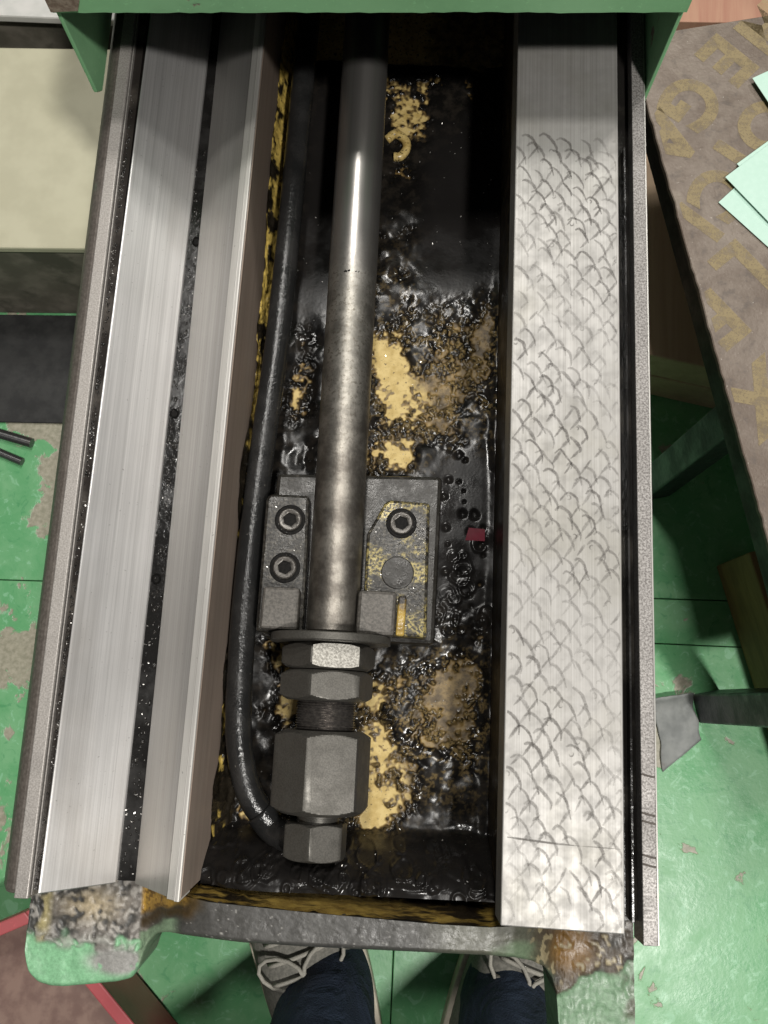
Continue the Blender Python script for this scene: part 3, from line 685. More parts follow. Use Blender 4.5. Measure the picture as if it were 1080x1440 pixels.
# ------------------------------------------------------------------ grease lying in the pan
def build_grease():
    x0, x1, y0, y1, d = -112.5, 75.4, -119, 520, 0.8
    nx = int((x1 - x0) / d); ny = int((y1 - y0) / d)
    xs = np.linspace(x0, x1, nx); ys = np.linspace(y0, y1, ny); X, Y = np.meshgrid(xs, ys)
    n20 = lp_noise(ny, nx, 26, 11); n9 = lp_noise(ny, nx, 11, 12); n4 = lp_noise(ny, nx, 5, 13); n2 = lp_noise(ny, nx, 2.4, 14)
    base = np.full(X.shape, 2.6)
    def ell(cx, cy, rx, ry, amt, p=2):
        return amt * np.exp(-((np.abs(X - cx) / rx) ** p + (np.abs(Y - cy) / ry) ** p))
    # where the paint shows through
    for z in ((0, 476, 16, 26, 4.4), (-8, 262, 15, 22, 4.4), (2, 206, 16, 30, 4.1), (-4, 235, 14, 22, 2.9), (4, 178, 10, 10, 2.5),
              (-6, 5, 14, 12, 3.6), (-6, -28, 12, 18, 3.2), (-3, -74, 15, 20, 4.8), (14, -45, 12, 25, 2.4), (45, 250, 30, 42, 2.5), (68, 312, 9, 46, 2.7),
              (42, -14, 26, 36, 2.5), (55, 20, 18, 18, 1.9), (-80, -82, 14, 8, 3.0), (-68, -60, 6, 20, 2.2), (-73, 225, 9, 50, 2.4), (-72, 10, 7, 40, 2.0), (72, 120, 5, 60, 1.8), (40, 205, 18, 20, 1.6)):
        base -= ell(*z[:2], z[2], z[3], z[4], 3)
    # thick strip creeping up both walls, bare yellow beside the left wall
    lw = X - (-112.5)
    base += 3.0 * np.exp(-((X - 75) / 4.0) ** 2)
    film_shade = ell(54, 135, 26, 68, 1.0, 4)
    film_shade = np.maximum(film_shade, np.maximum(ell(48, 385, 36, 78, 1.0, 6), ell(-66, 390, 17, 110, .95, 6)))  # black patches painted for the shade near the cover, both sides of the rod
    film_shade *= 1 - np.clip(ell(54, 205, 40, 22, 1.0), 0, 1) * .5
    rough = 1 - film_shade * 0.92
    pool = sstep(-Y, 84, 97) * (0.75 + 0.25 * sstep(X, -112, -80)); pool = np.maximum(pool, ell(30, -105, 60, 16, 1.0, 4)); pool = np.clip(pool, 0, 1)
    g = base + rough * (.75 * n20 + .42 * n9)
    g += rough * (.85 * n4 + .62 * n2) * np.clip(1.35 - g * .55, .04, 1.0)
    g = g * (1 - film_shade) + film_shade * (2.6 + 0.10 * n20)
    r = np.random.default_rng(5)
    for k in range(46):           # pits in the still oil
        cx = r.uniform(32, 74); cy = r.uniform(60, 235); rad = abs(r.normal(1.6, .9)) + .7
        w = np.exp(-(((X - cx) ** 2 + (Y - cy) ** 2) / rad ** 2) ** 1.5)
        g -= film_shade * w * 2.2
    for k in range(18):
        cx = r.uniform(34, 74); cy = r.uniform(50, 120); rad = r.uniform(3, 7); rr = np.hypot(X - cx, (Y - cy) * r.uniform(.7, 1.2)) + n9 * 1.2
        g += .55 * np.exp(-((rr - rad) / .9) ** 2)
    lev = 14 + 43 * sstep(-Y, 84, 116) + 0.5 * n20 + .5 * n9 * sstep(n20, -.3, .6)
    bub = np.zeros_like(g)
    for k in range(60):           # lumps, craters and swirls in the thick pool
        cx = r.uniform(-110, 72); cy = r.uniform(-118, -92) if r.random() < .8 else r.uniform(-92, -70); rad = r.uniform(1.6, 6.5)
        rr = np.hypot((X - cx) * r.uniform(.75, 1.25), (Y - cy)) + n4 * .5 + n9 * .6
        if r.random() < .75: bub += r.uniform(1.4, 3.2) * np.exp(-((rr - rad) / .8) ** 2)
        else: bub += np.sqrt(np.clip(1 - (rr / rad) ** 2, 0, 1)) * rad * .5
    for cx, cy, rad in ((-4, -113, 6.5), (-28, -113, 4.0), (-70, -106, 6), (-84, -112, 4.5)):
        rr = np.hypot((X - cx) * .85, Y - cy) + n4 * .7
        bub += np.sqrt(np.clip(1 - (rr / rad) ** 2, 0, 1)) * rad * (.55 + .22 * n2)
        bub += 1.2 * np.exp(-((rr - rad * 1.35) / 1.1) ** 2)
    g = g * (1 - pool) + (lev + bub) * pool
    left = X < (-97 + (Y + 119) * 0.008)
    g = np.where(left & (Y > -60), base - 2.4 + 1.7 * n20 + 1.2 * n9 + .9 * n4 + .4 * n2, g)
    # smears of yellow dragged through the black
    mott = np.clip(ell(45, 240, 36, 60, 1.0, 3) + ell(44, -10, 32, 48, 1.0, 3) + ell(66, 330, 14, 70, .7, 3) + ell(-6, 240, 20, 90, .5, 3) + ell(-4, -40, 22, 60, .6, 3), 0, 1) * (1 - film_shade) * sstep(n4 * .7 + n2 * .8, -.1, .9) * .85
    for cx, cy, rx, ry, hh in ((3, -12, 6, 3, 9), (0, -4, 3, 4, 7)):
        g += hh * np.sqrt(np.clip(1 - ((X - cx) / rx) ** 2 - ((Y - cy) / ry) ** 2, 0, 1))
    keep = None; hh_ = .5 * (g + np.sqrt(g * g + .35)) + .05
    V = np.stack([X / 1000, Y / 1000, zp + hh_ / 1000], -1)
    o = grid_mesh('black_grease', V, M_grease, None, keep=keep, colors=np.stack([mott, np.maximum(film_shade, pool * .85), np.clip((g + 3) / 6, 0, 1)], -1))
    tag(o, 'wet black oily grease coating the yellow pan floor between the ways', 'grease', kind='stuff')
    # clots of grease stuck in the oil channel and along the left groove
    cv = []; cf = []
    def clot(x, y, z, rr):
        b = len(cv); n = 7; ax = r.uniform(.6, 1.0); ay = r.uniform(.8, 1.8); ph = r.uniform(0, 6)
        cv.append((x, y, z + rr * .7))
        for ring, (q, h) in enumerate(((.6, .5), (1, -.1))):
            for k in range(n):
                a = 2 * math.pi * k / n + ph; s = q * r.uniform(.75, 1.2) * rr
                cv.append((x + ax * s * math.cos(a), y + ay * s * math.sin(a), z + rr * h))
        for k in range(n):
            k2 = (k + 1) % n
            cf.append((b, b + 1 + k, b + 1 + k2)); cf.append((b + 1 + k, b + 1 + n + k, b + 1 + n + k2, b + 1 + k2))
    for k in range(260):
        y = r.uniform(-.115, .40); sh = 0.001
        if r.random() > .35 + .65 * abs(math.sin(y * 23)): continue
        clot(r.uniform(-.1612, -.1515) + sh, y, Z(-43.2), abs(r.normal(.0006, .0005)) + .0003)
    for k in range(520):
        y = r.uniform(-.115, .40)
        if r.random() > .25 + .75 * abs(math.sin(y * 17 + 1)): continue
        clot(r.uniform(-.1988, -.1962), y, Z(-4.8), abs(r.normal(.0003, .0003)) + .0002)
    sv = []; sf = []
    def chip_or_glint(x, y, z, L):  # bright flecks added as glints on the wet oil
        b = len(sv); a = r.uniform(0, 6.28); u = np.array((math.cos(a), math.sin(a), r.uniform(-.5, .5))) * L; w = np.array((-math.sin(a), math.cos(a), r.uniform(-.8, .8))) * L * r.uniform(.25, .6)
        c = np.array((x, y, z + L * .6)); k = np.array((0, 0, L * .3))
        for p in (c - u - w, c + u - w, c + u + w + k, c - u + w + k): sv.append(tuple(p))
        sf.append((b, b + 1, b + 2, b + 3))
    for k in range(700):
        y = r.uniform(-.115, .42)
        if r.random() < .06 + .7 * abs(math.sin(y * 19 + 2) * math.sin(y * 51)) ** 1.5: chip_or_glint(r.uniform(-.1990, -.1960), y, Z(-4.9), r.uniform(.00015, .0005))
    for k in range(420):
        y = r.uniform(-.115, .36)
        if r.random() < .05 + .7 * abs(math.sin(y * 27 + 1) * math.sin(y * 61)) ** 1.5: chip_or_glint(r.uniform(-.1612, -.1508), y, Z(-42.9), r.uniform(.0002, .0006))
    for k in range(420):
        i, j = r.integers(4, ny - 4), r.integers(4, nx - 4)
        if ys[i] < 470: chip_or_glint(xs[j] / 1000, ys[i] / 1000, zp + max(g[i, j], 0) / 1000, r.uniform(.0002, .0006))
    for k in range(160): chip_or_glint(r.uniform(-.016, .025), r.uniform(.044, .134), Z(-50), r.uniform(.0002, .0005))
    for k in range(90): chip_or_glint(r.uniform(-.086, -.058), r.uniform(.044, .134), Z(-50), r.uniform(.0002, .0004))
    o = mesh('glint_flecks', sv, sf, M_glint, None)
    tag(o, 'tiny bright flecks standing in for glints in the grooves and over the grease', 'glint_fleck', kind='stuff')
    o = mesh('grease_clots', cv, cf, M_clot, None, smooth=True)
    tag(o, 'small wet clots of dirty grease in the way channels and grooves', 'grease', kind='stuff')
build_grease()
tg = prism('red_patch', [(.0545, .1195), (.0690, .1195), (.0690, .1285), (.0570, .1290)], zp + .0022, zp + .0031, M_red_patch)  # thin dark red sheet lying on the oil
tag(tg, 'small dark red patch on the oil beside the flat way', 'label')

# ------------------------------------------------------------------ rod bracket
RX, RZ = -0.0370, T - 0.050
def build_bracket():
    b = thing('rod_bracket', (-.03, .09, zp), 'oily iron bracket bolted in the pan and clamping the piston rod', 'bracket')
    def o(pts): return [(x / 1000, y / 1000) for x, y in pts]
    prism('base_plate', o([(-87, 40), (33, 40), (34.5, 160), (-84, 157)]), zp - .001, T - .068, M_brB, b, bevel=.003)
    prism('bridge', o([(-58, 45), (-16, 45), (-14, 135), (-58, 135)]), T - .0679, T - .0665, M_brB, b)
    prism('clamp_block', o([(-88.5, 42), (-56.5, 42), (-57, 100), (-58, 137.5), (-85, 137.5), (-88, 134)]), T - .0678, T - .050, M_brL, b, bevel=.0022)
    prism('clamp_block', o([(-17, 44), (26.5, 43), (25.6, 136), (-3, 137), (-6, 134), (-17, 112)]), T - .0678, T - .050, M_brR, b, bevel=.0022)
    prism('lug', o([(-84, 43.2), (-59, 43.2), (-59, 71), (-83, 71)]), T - .0498, T - .034, M_lug, b, bevel=.0018)
    prism('lug', o([(-20.6, 42.6), (4.6, 42), (5.4, 71.5), (-20, 71.5)]), T - .0498, T - .034, M_lug, b, bevel=.0024)
    prism('yellow_key', o([(5.6, 43.5), (11.4, 43.3), (12.2, 70), (6.4, 70)]), T - .0498, T - .0462, M_panwall, b, bevel=.0012)
    # cap screws in counterbores
    for (x, y) in ((-70.3, 119.5), (-71.6, 86.2), (6.4, 120.6)):
        cx, cy, zt = x / 1000, y / 1000, T - .050
        def ringmesh(nm, prof, mat, par, seg=40, hexr=None):
            v = []; f = []
            for i, (r, z) in enumerate(prof):
                for k in range(seg):
                    a = 2 * math.pi * k / seg
                    rr = r
                    if hexr and i >= hexr: rr = r * math.cos(math.pi / 6) / math.cos((a + .3) % (math.pi / 3) - math.pi / 6)
                    v.append((cx + rr * math.cos(a), cy + rr * math.sin(a), zt + z))
            for i in range(len(prof) - 1):
                for k in range(seg):
                    k2 = (k + 1) % seg; f.append((i * seg + k, i * seg + k2, (i + 1) * seg + k2, (i + 1) * seg + k))
            f.append(tuple((len(prof) - 1) * seg + k for k in range(seg)))
            return mesh(nm, v, f, mat, par, smooth=True)
        bore = ringmesh('counterbore', [(.0106, .0001), (.0103, .0006), (.0090, .0003), (.0070, .0003)], M_black, b)
        hd = ringmesh('cap_screw', [(.0079, .0002), (.0079, .0014), (.0071, .0021), (.0056, .0021), (.0050, .0018), (.0050, .0016), (.0048, .0005)], M_screw, b, 48, hexr=4)
        hd.data.set_sharp_from_angle(angle=R(30))
        ringmesh('hex_socket', [(.0047, .0006), (.0020, .0007)], M_black, hd, 24)
    # smooth plug where a fourth screw would be
    v = []; f = []; seg = 40
    for r, z in ((.0112, .0001), (.0111, .0005), (.0104, .0006), (.005, .0004)):
        for k in range(seg):
            a = 2 * math.pi * k / seg; v.append((.0052 + r * math.cos(a), .0862 + r * math.sin(a), T - .050 + z))
    for i in range(3):
        for k in range(seg):
            k2 = (k + 1) % seg; f.append((i * seg + k, i * seg + k2, (i + 1) * seg + k2, (i + 1) * seg + k))
    f.append(tuple(3 * seg + k for k in range(seg)))
    mesh('round_plug', v, f, M_brB, b, smooth=True)
build_bracket()

# ------------------------------------------------------------------ piston rod with its nuts
rod = thing('piston_rod', (RX, .03, zp), 'long round steel piston rod with washer, lock nuts and hex end fitting', 'rod')
lathe_y('shaft', [(.0170, .044), (.0175, .0445), (.0175, .30), (.0176, .3003), (.0176, YB)], RX, RZ, M_rod, rod, seg=96)
mk = []
for k in range(14):
    a = R(-20 + 3.2 * k); mk.append((RX + .0177 * math.sin(a), .2985 + random.uniform(-.0008, .0008), RZ + .0177 * math.cos(a)))
for k in range(0, 13, 1):
    if random.random() < .25: continue
    tube('scratch', [Vector(mk[k]), Vector(mk[k + 1])], random.uniform(.0003, .0008), M_black, rod, 6)
lathe_y('washer', [(.012, .0362), (.0393, .0362), (.0400, .0369), (.0400, .0412), (.0393, .0419), (.012, .0419)], RX - .0005, RZ, M_nut, rod, seg=96)
NR = R(13)
n1 = hexnut('lock_nut', .0358, .0190, .0550, RX - .0010, RZ, M_nut, rod, NR)
hexnut('lock_nut', .0184, -.0012, .0545, RX - .0012, RZ, M_nut, rod, NR + R(1))
prof = []
y = -.0014
while y > -.0205:
    prof += [(.0196, y), (.0185, y - .0008)]; y -= .0016
lathe_y('thread', prof, RX - .001, RZ, M_thread, rod, seg=64)
hexnut('coupling_nut', -.0200, -.0715, .0560, RX - .0015, RZ, M_nut, rod, R(16), 0.90)
lathe_y('neck', [(.0150, -.0710), (.0150, -.0738), (.0135, -.0742), (.0135, -.0800)], RX - .0022, RZ - .002, M_nut, rod)
hexnut('end_nut', -.0775, -.1000, .0370, RX - .0030, RZ - .003, M_nut, rod, R(23), 0.97)
# the worn bright flat of the first nut
rin = .0275; a = NR
def onflat(s, y, lift=.00012):
    return (RX - .0010 + (rin + lift) * math.sin(a) + s * math.cos(a), y, RZ + (rin + lift) * math.cos(a) - s * math.sin(a))
pts = [(-.0151, .0335), (-.010, .0347), (0, .0351), (.010, .0347), (.0151, .0335), (.0151, .0214), (.010, .0202), (0, .0198), (-.010, .0202), (-.0151, .0214)]
mesh('worn_flat', [onflat(s, y) for s, y in pts], [tuple(range(10))], M_nutw, n1)

# ------------------------------------------------------------------ hydraulic hose
hose = thing('hydraulic_hose', (-.095, .1, zp), 'glossy black rubber hydraulic hose lying along the left pan wall', 'hose')
hp = catmull([(-.080, .84, T - .060), (-.0865, .47, T - .068), (-.0905, .275, T - .068), (-.0965, .165, T - .069), (-.1000, .062, T - .070), (-.0985, -.011, T - .070), (-.0935, -.046, T - .071), (-.0850, -.068, T - .073), (-.0735, -.082, T - .076)], 12)
tube('hose', hp, .0090, M_hose, hose, 24)
el = catmull([(-.079, -.0750, T - .0745), (-.070, -.0850, T - .0760), (-.0600, -.0890, T - .070), (-.048, -.0890, T - .0580)], 8)
tube('elbow_fitting', el, .0112, M_hose, hose, 20)

# ------------------------------------------------------------------ green cover over the far end
def build_hood():
    h = thing('green_cover', (-.03, .60, T + .1), 'chipped green sheet metal cover bridging the far end of the machine bed', 'machine cover')
    L, Rr, y1 = -.2250, .1685, .90; zl, zt = T + .075, T + .108; th = .003
    def yf(x): return .4085 + .0185 * (x - L) / (Rr - L)
    def plate(e, d): return [(L + e, yf(L) + d), (Rr - e, yf(Rr) + d), (Rr - e, y1 - d), (L + e, y1 - d)]
    prism('top_plate', plate(0, 0), zt, zt + th, M_hood, h, bevel=.001)
    def lip(u, z): return (L + (Rr - L) * u, z)
    n = 60; poly = [lip(k / n, zl + (random.gauss(0, .0003) if 0 < k < n else 0)) for k in range(n + 1)] + [lip(1, zt - .0004), lip(0, zt - .0004)]
    v = [(x, yf(x), z) for x, z in poly] + [(x, yf(x) + th, z) for x, z in poly]; m = len(poly)
    f = [tuple(range(m)), tuple(range(2 * m - 1, m - 1, -1))] + [(i, (i + 1) % m, m + (i + 1) % m, m + i) for i in range(m)]
    mesh('front_lip', v, f, M_hood, h)
    prism('shade_panel', plate(.0045, .005), zt - .004, zt - .0012, M_black, h)  # black sheet added to keep the inside of the cover in shade
    def side(x0, x1, zb):
        y0 = yf(x0) + .0034
        yz = [(y0, zb + .009), (y0 + .008, zb), (y1, zb), (y1, zt - .0006), (y0, zt - .0006)]
        v = [(x0, y, z) for y, z in yz] + [(x1, y, z) for y, z in yz]; m = 5
        f = [tuple(range(m)), tuple(range(2 * m - 1, m - 1, -1))] + [(i, (i + 1) % m, m + (i + 1) % m, m + i) for i in range(m)]
        mesh('side_panel', v, f, M_hood, h, bevel=.0006)
    side(L + .0004, L + .0030, T - .012); side(Rr - .0030, Rr - .0004, T - .042)
    prism('back_panel', rect(L + .004, Rr - .004, y1 - .003, y1 - .0002), T + .004, zt - .0046, M_hood, h)
    # rusty bare patch on the near left corner
    q = yf(L) - .0007
    v = [(L - .0006, q, zl + .001), (L + .017, q, zl + .003), (L + .021, q, zl + .012), (L + .016, q, zt - .004), (L + .018, q, zt + .0034), (L - .0006, q, zt + .0034)]
    w = [(x, y + .0004, z) for x, y, z in v]; m = 6
    mesh('rust_patch', v + w, [tuple(range(m)), tuple(range(2 * m - 1, m - 1, -1))] + [(i, (i + 1) % m, m + (i + 1) % m, m + i) for i in range(m)], M_rust, h)
build_hood()

# ------------------------------------------------------------------ steel table at the right
def build_table():
    zt = 0.27; th = .030
    t = thing('steel_table', (.40, .30, 0), 'low table with a thick rusty steel plate top and worn yellow lettering', 'table')
    P0 = Vector((.189, .583, 0)); e1 = Vector((.225, -.974, 0)).normalized(); e2 = Vector((.974, .225, 0)).normalized()
    Lg, Wd = .61, .55
    n = 90; poly = []
    for k in range(n + 1):
        p = P0 + e1 * (Lg * k / n) + e2 * random.gauss(0, .00045); poly.append((p.x, p.y))
    for a, b in ((Lg, Wd), (0, Wd)):
        p = P0 + e1 * a + e2 * b; poly.append((p.x, p.y))
    prism('table_top', poly, zt - .006, zt, M_plate, t, bevel=.0008, seg=1)
    # steel skirt under the plate edge
    def q(a, b): p = P0 + e1 * a + e2 * b; return (p.x, p.y)
    prism('edge_beam', [q(.001, .0015), q(Lg - .001, .0015), q(Lg - .001, .036), q(.001, .036)], zt - th, zt - .0062, M_pedge, t)
    prism('edge_beam', [q(.001, .0365), q(.030, .0365), q(.030, Wd - .002), q(.001, Wd - .002)], zt - th, zt - .0062, M_pedge, t)
    prism('edge_beam', [q(Lg - .031, .0365), q(Lg - .001, .0365), q(Lg - .001, Wd - .002), q(Lg - .031, Wd - .002)], zt - th, zt - .0062, M_pedge, t)
    for a, b in ((Lg - .034, .003), (.335, .003), (.004, .003), (Lg - .034, Wd - .035), (.004, Wd - .035)):
        prism('leg', [q(a, b), q(a + .030, b), q(a + .030, b + .030), q(a, b + .030)], 0.0002, zt - th - .0002, M_leg, t, bevel=.002)
    # stencilled letters, read from the far side of the table
    for ch, x, y, s, rot in (('M', 312, 599, 40, 228), ('E', 274, 566, 42, 228), ('G', 240, 521, 42, 236), ('A', 220, 483, 40, 238), ('O', 305, 501, 40, 230), ('T', 280, 469, 40, 235),
                        ('C', 262, 435, 40, 240), ('L', 240, 402, 38, 232), ('L', 281, 366, 44, 222), ('F', 259, 322, 42, 222), ('X', 290, 254, 46, 222)):
        cu = bpy.data.curves.new('letter', 'FONT'); cu.body = ch; cu.size = s / 1000 * 1.55; cu.align_x = 'CENTER'; cu.align_y = 'CENTER'; cu.offset = 0.0026
        tmp = bpy.data.objects.new('tmp', cu); COL.objects.link(tmp)
        dg = bpy.context.evaluated_depsgraph_get(); me = bpy.data.meshes.new_from_object(tmp.evaluated_get(dg))
        bpy.data.objects.remove(tmp); me.name = 'painted_letter'; me.materials.clear(); me.materials.append(M_letter)
        bm = bmesh.new(); bm.from_mesh(me); ca, sa = math.cos(R(rot)), math.sin(R(rot))
        e = P0 + e2 * .004; lx, ly = e.x - x / 1000, e.y - y / 1000; nx_, ny_ = -e2.x, -e2.y
        bmesh.ops.bisect_plane(bm, geom=bm.verts[:] + bm.edges[:] + bm.faces[:], plane_co=(ca * lx + sa * ly, -sa * lx + ca * ly, 0), plane_no=(ca * nx_ + sa * ny_, -sa * nx_ + ca * ny_, 0), clear_outer=True)
        bm.to_mesh(me); bm.free()
        o = bpy.data.objects.new('painted_letter', me); COL.objects.link(o); o.parent = t
        o.location = Vector((x / 1000, y / 1000, zt + .0003)) - t.location; o.rotation_euler = (0, 0, R(rot))
build_table()

def sheet(name, corner, ang, a, b, z, label, group):
    c = Vector((corner[0] / 1000, corner[1] / 1000, 0)); u = Vector((math.cos(R(ang)), math.sin(R(ang)), 0)); w = Vector((u.y, -u.x, 0))
    n = 10; v = []; f = []
    for j in range(n + 1):
        for i in range(n + 1):
            p = c + u * (a * i / n) + w * (b * j / n); k = (i / n - .5) ** 2 + (j / n - .5) ** 2
            v.append((p.x, p.y, z + .0005 * k + .0001 * math.sin(i * 1.3 + j)))
    for j in range(n):
        for i in range(n): f.append((j * (n + 1) + i, j * (n + 1) + i + 1, (j + 1) * (n + 1) + i + 1, (j + 1) * (n + 1) + i))
    o = mesh(name, v, f, M_mint, None, origin=(c.x, c.y, z))
    s = o.modifiers.new('thickness', 'SOLIDIFY'); s.thickness = .0005; s.offset = -1
    tag(o, label, 'sheet', group)
GS = 'mint green sheets on the steel table'
sheet('mint_sheet', (262.7, 424.5), 45.5, .13, .17, .2715, 'lowest mint green sheet whose corner pokes out nearest the camera', GS)
sheet('mint_sheet', (279, 460.8), 40, .13, .15, .2726, 'mint green sheet almost hidden, only a sliver above the big middle sheet', GS)
sheet('mint_sheet', (268.2, 446.8), 41, .14, .18, .2740, 'shiny topmost mint green sheet in the middle of the pile', GS)
sheet('mint_sheet', (294.3, 542.5), 29, .14, .16, .2754, 'mint green sheet farthest away, next to the painted letter E', GS)

# ------------------------------------------------------------------ things around the machine
def boxpoly(cx, cy, w, d, ang):
    c, s = math.cos(R(ang)), math.sin(R(ang))
    return [(cx + c * x - s * y, cy + s * x + c * y) for x, y in ((-w / 2, -d / 2), (w / 2, -d / 2), (w / 2, d / 2), (-w / 2, d / 2))]
wb_ = thing('wooden_beam', (.30, .46, 0), 'sawn wooden beam lying on the floor between bed and table', 'beam')
prism('plank', boxpoly(.300, .478, .20, .255, -11), .052, .100, M_wood, wb_, bevel=.002)
prism('plank', boxpoly(.300, .480, .18, .26, -11), .0005, .0515, M_wood, wb_, bevel=.002)
st = prism('wooden_stick', boxpoly(.4345, -.066, .040, .48, 15.6), .0004, .09, M_stick, None, bevel=.002)
tag(st, 'brown wooden stick lying on the floor under the table edge', 'stick')
def build_scrap():
    n = 22; A, B, Cc, D = [np.array(p) for p in ((.280, .017), (.3195, .0235), (.3295, -.0225), (.290, -.056))]
    u, v = np.meshgrid(np.linspace(0, 1, n), np.linspace(0, 1, n)); nz = lp_noise(n, n, 5, 77)
    P = (A * (1 - u[..., None]) + B * u[..., None]) * (1 - v[..., None]) + (D * (1 - u[..., None]) + Cc * u[..., None]) * v[..., None]
    P = P + lp_noise(n, n, 3, 78)[..., None] * .0006
    z = .0022 + .0007 * nz + .010 * np.clip(1 - v * 4, 0, 1) ** 2 + .003 * np.clip(u - .8, 0, 1)
    o = grid_mesh('card_scrap', np.concatenate([P, z[..., None]], -1), M_scrap, None)
    m = o.modifiers.new('thickness', 'SOLIDIFY'); m.thickness = .0009
    return o
sc = build_scrap()
tag(sc, 'crumpled blue grey scrap of card lying on the green floor', 'scrap')
GP = 'plywood boards stacked behind the table'
for k, (z, dy, m) in enumerate(((.150, .004, M_ply), (.1625, .0, M_ply), (.175, .006, M_ply), (.1875, .002, M_ply2))):
    lab = ['lowest plywood board of the stack behind the table', 'second plywood board from the bottom of the stack', 'second plywood board from the top of the stack', 'topmost reddish plywood board of the stack behind the table'][k]
    o = prism('plywood_board', [(.20, .660 + dy), (.75, .674 + dy), (.75, 1.05), (.20, 1.03)], z, z + .0122, m, None, bevel=.0008); tag(o, lab, 'board', GP)
for k, x in enumerate((.26, .66)):
    o = prism('timber_bearer', [(x, .72), (x + .06, .72), (x + .06, 1.0), (x, 1.0)], .0004, .1498, M_wood, None, bevel=.002)
    tag(o, ['timber block under the plywood stack beside the green cover', 'timber block under the far right end of the plywood stack'][k], 'timber')
bx = thing('beige_box', (-.46, .53, 0), 'low box with a beige painted lid left of the machine bed', 'box')
prism('lid', [(-.64, .405), (-.285, .417), (-.293, .640), (-.648, .630)], .150, .160, M_beige, bx, bevel=.002)
prism('box_side', [(-.638, .409), (-.288, .421), (-.296, .636), (-.645, .626)], .0006, .1497, M_boxside, bx, bevel=.002)
cb = thing('grey_cabinet', (-.46, .80, 0), 'light grey sheet metal cabinet behind the beige box', 'cabinet')
prism('cabinet_top', [(-.70, .662), (-.26, .662), (-.26, .95), (-.70, .95)], .164, .174, M_greycab, cb, bevel=.002)
prism('cabinet_body', [(-.695, .670), (-.265, .670), (-.265, .945), (-.695, .945)], .0006, .1637, M_boxside, cb, bevel=.002)
for k, (x, y, a, r) in enumerate(((-.445, .272, -14, .0055), (-.452, .255, -20, .0045))):
    c = Vector((x, y, r + .0003)); d = Vector((math.cos(R(a)), math.sin(R(a)), 0)) * .045
    o = tube('steel_bar', [c - d, c - d * .98, c + d * .98, c + d], lambda u: r, M_steelrod, None, 14); o.data.set_sharp_from_angle(angle=R(40))
    tag(o, ['thicker steel bar on the floor in front of the beige box', 'thinner steel bar on the floor nearer the camera than its twin'][k], 'bar', 'loose steel bars on the floor')
def build_tray():
    t = thing('red_tray', (-.33, -.33, 0), 'red rimmed tray with brown inside on the floor under the bed end', 'tray')
    c = Vector((-.3055, -.1985, 0)); u = Vector((.0949, -.0903, 0)).normalized(); w = Vector((-u.y * -1, -u.x, 0)); w = Vector((-.0903, -.0949, 0)).normalized()
    w = (Vector((-.0332, -.0155, 0)).normalized())
    a, b, h = .30, .34, .085
    def q(i, j): p = c + u * i + w * j; return (p.x, p.y)
    prism('tray_floor', [q(.004, .004), q(a, .004), q(a, b), q(.004, b)], .0006, .006, M_tray, t)
    prism('side_wall', [q(0, 0), q(a, 0), q(a, .004), q(0, .004)], .0062, h, M_red, t, bevel=.0008)
    prism('side_wall', [q(0, .0042), q(.004, .0042), q(.004, b), q(0, b)], .0062, h, M_red, t, bevel=.0008)
    prism('side_wall', [q(.0042, b - .004), q(a, b - .004), q(a, b), q(.0042, b)], .0062, h, M_red, t, bevel=.0008)
    prism('side_wall', [q(a - .004, .0042), q(a, .0042), q(a, b - .0042), q(a - .004, b - .0042)], .0062, h, M_red, t, bevel=.0008)
    prism('rim', [q(-.003, -.003), q(a + .003, -.003), q(a + .003, .009), q(-.003, .009)], h + .0003, h + .004, M_red, t, bevel=.0015)
    prism('rim', [q(-.003, .0092), q(.009, .0092), q(.009, b), q(-.003, b)], h + .0003, h + .004, M_red, t, bevel=.0015)
build_tray()

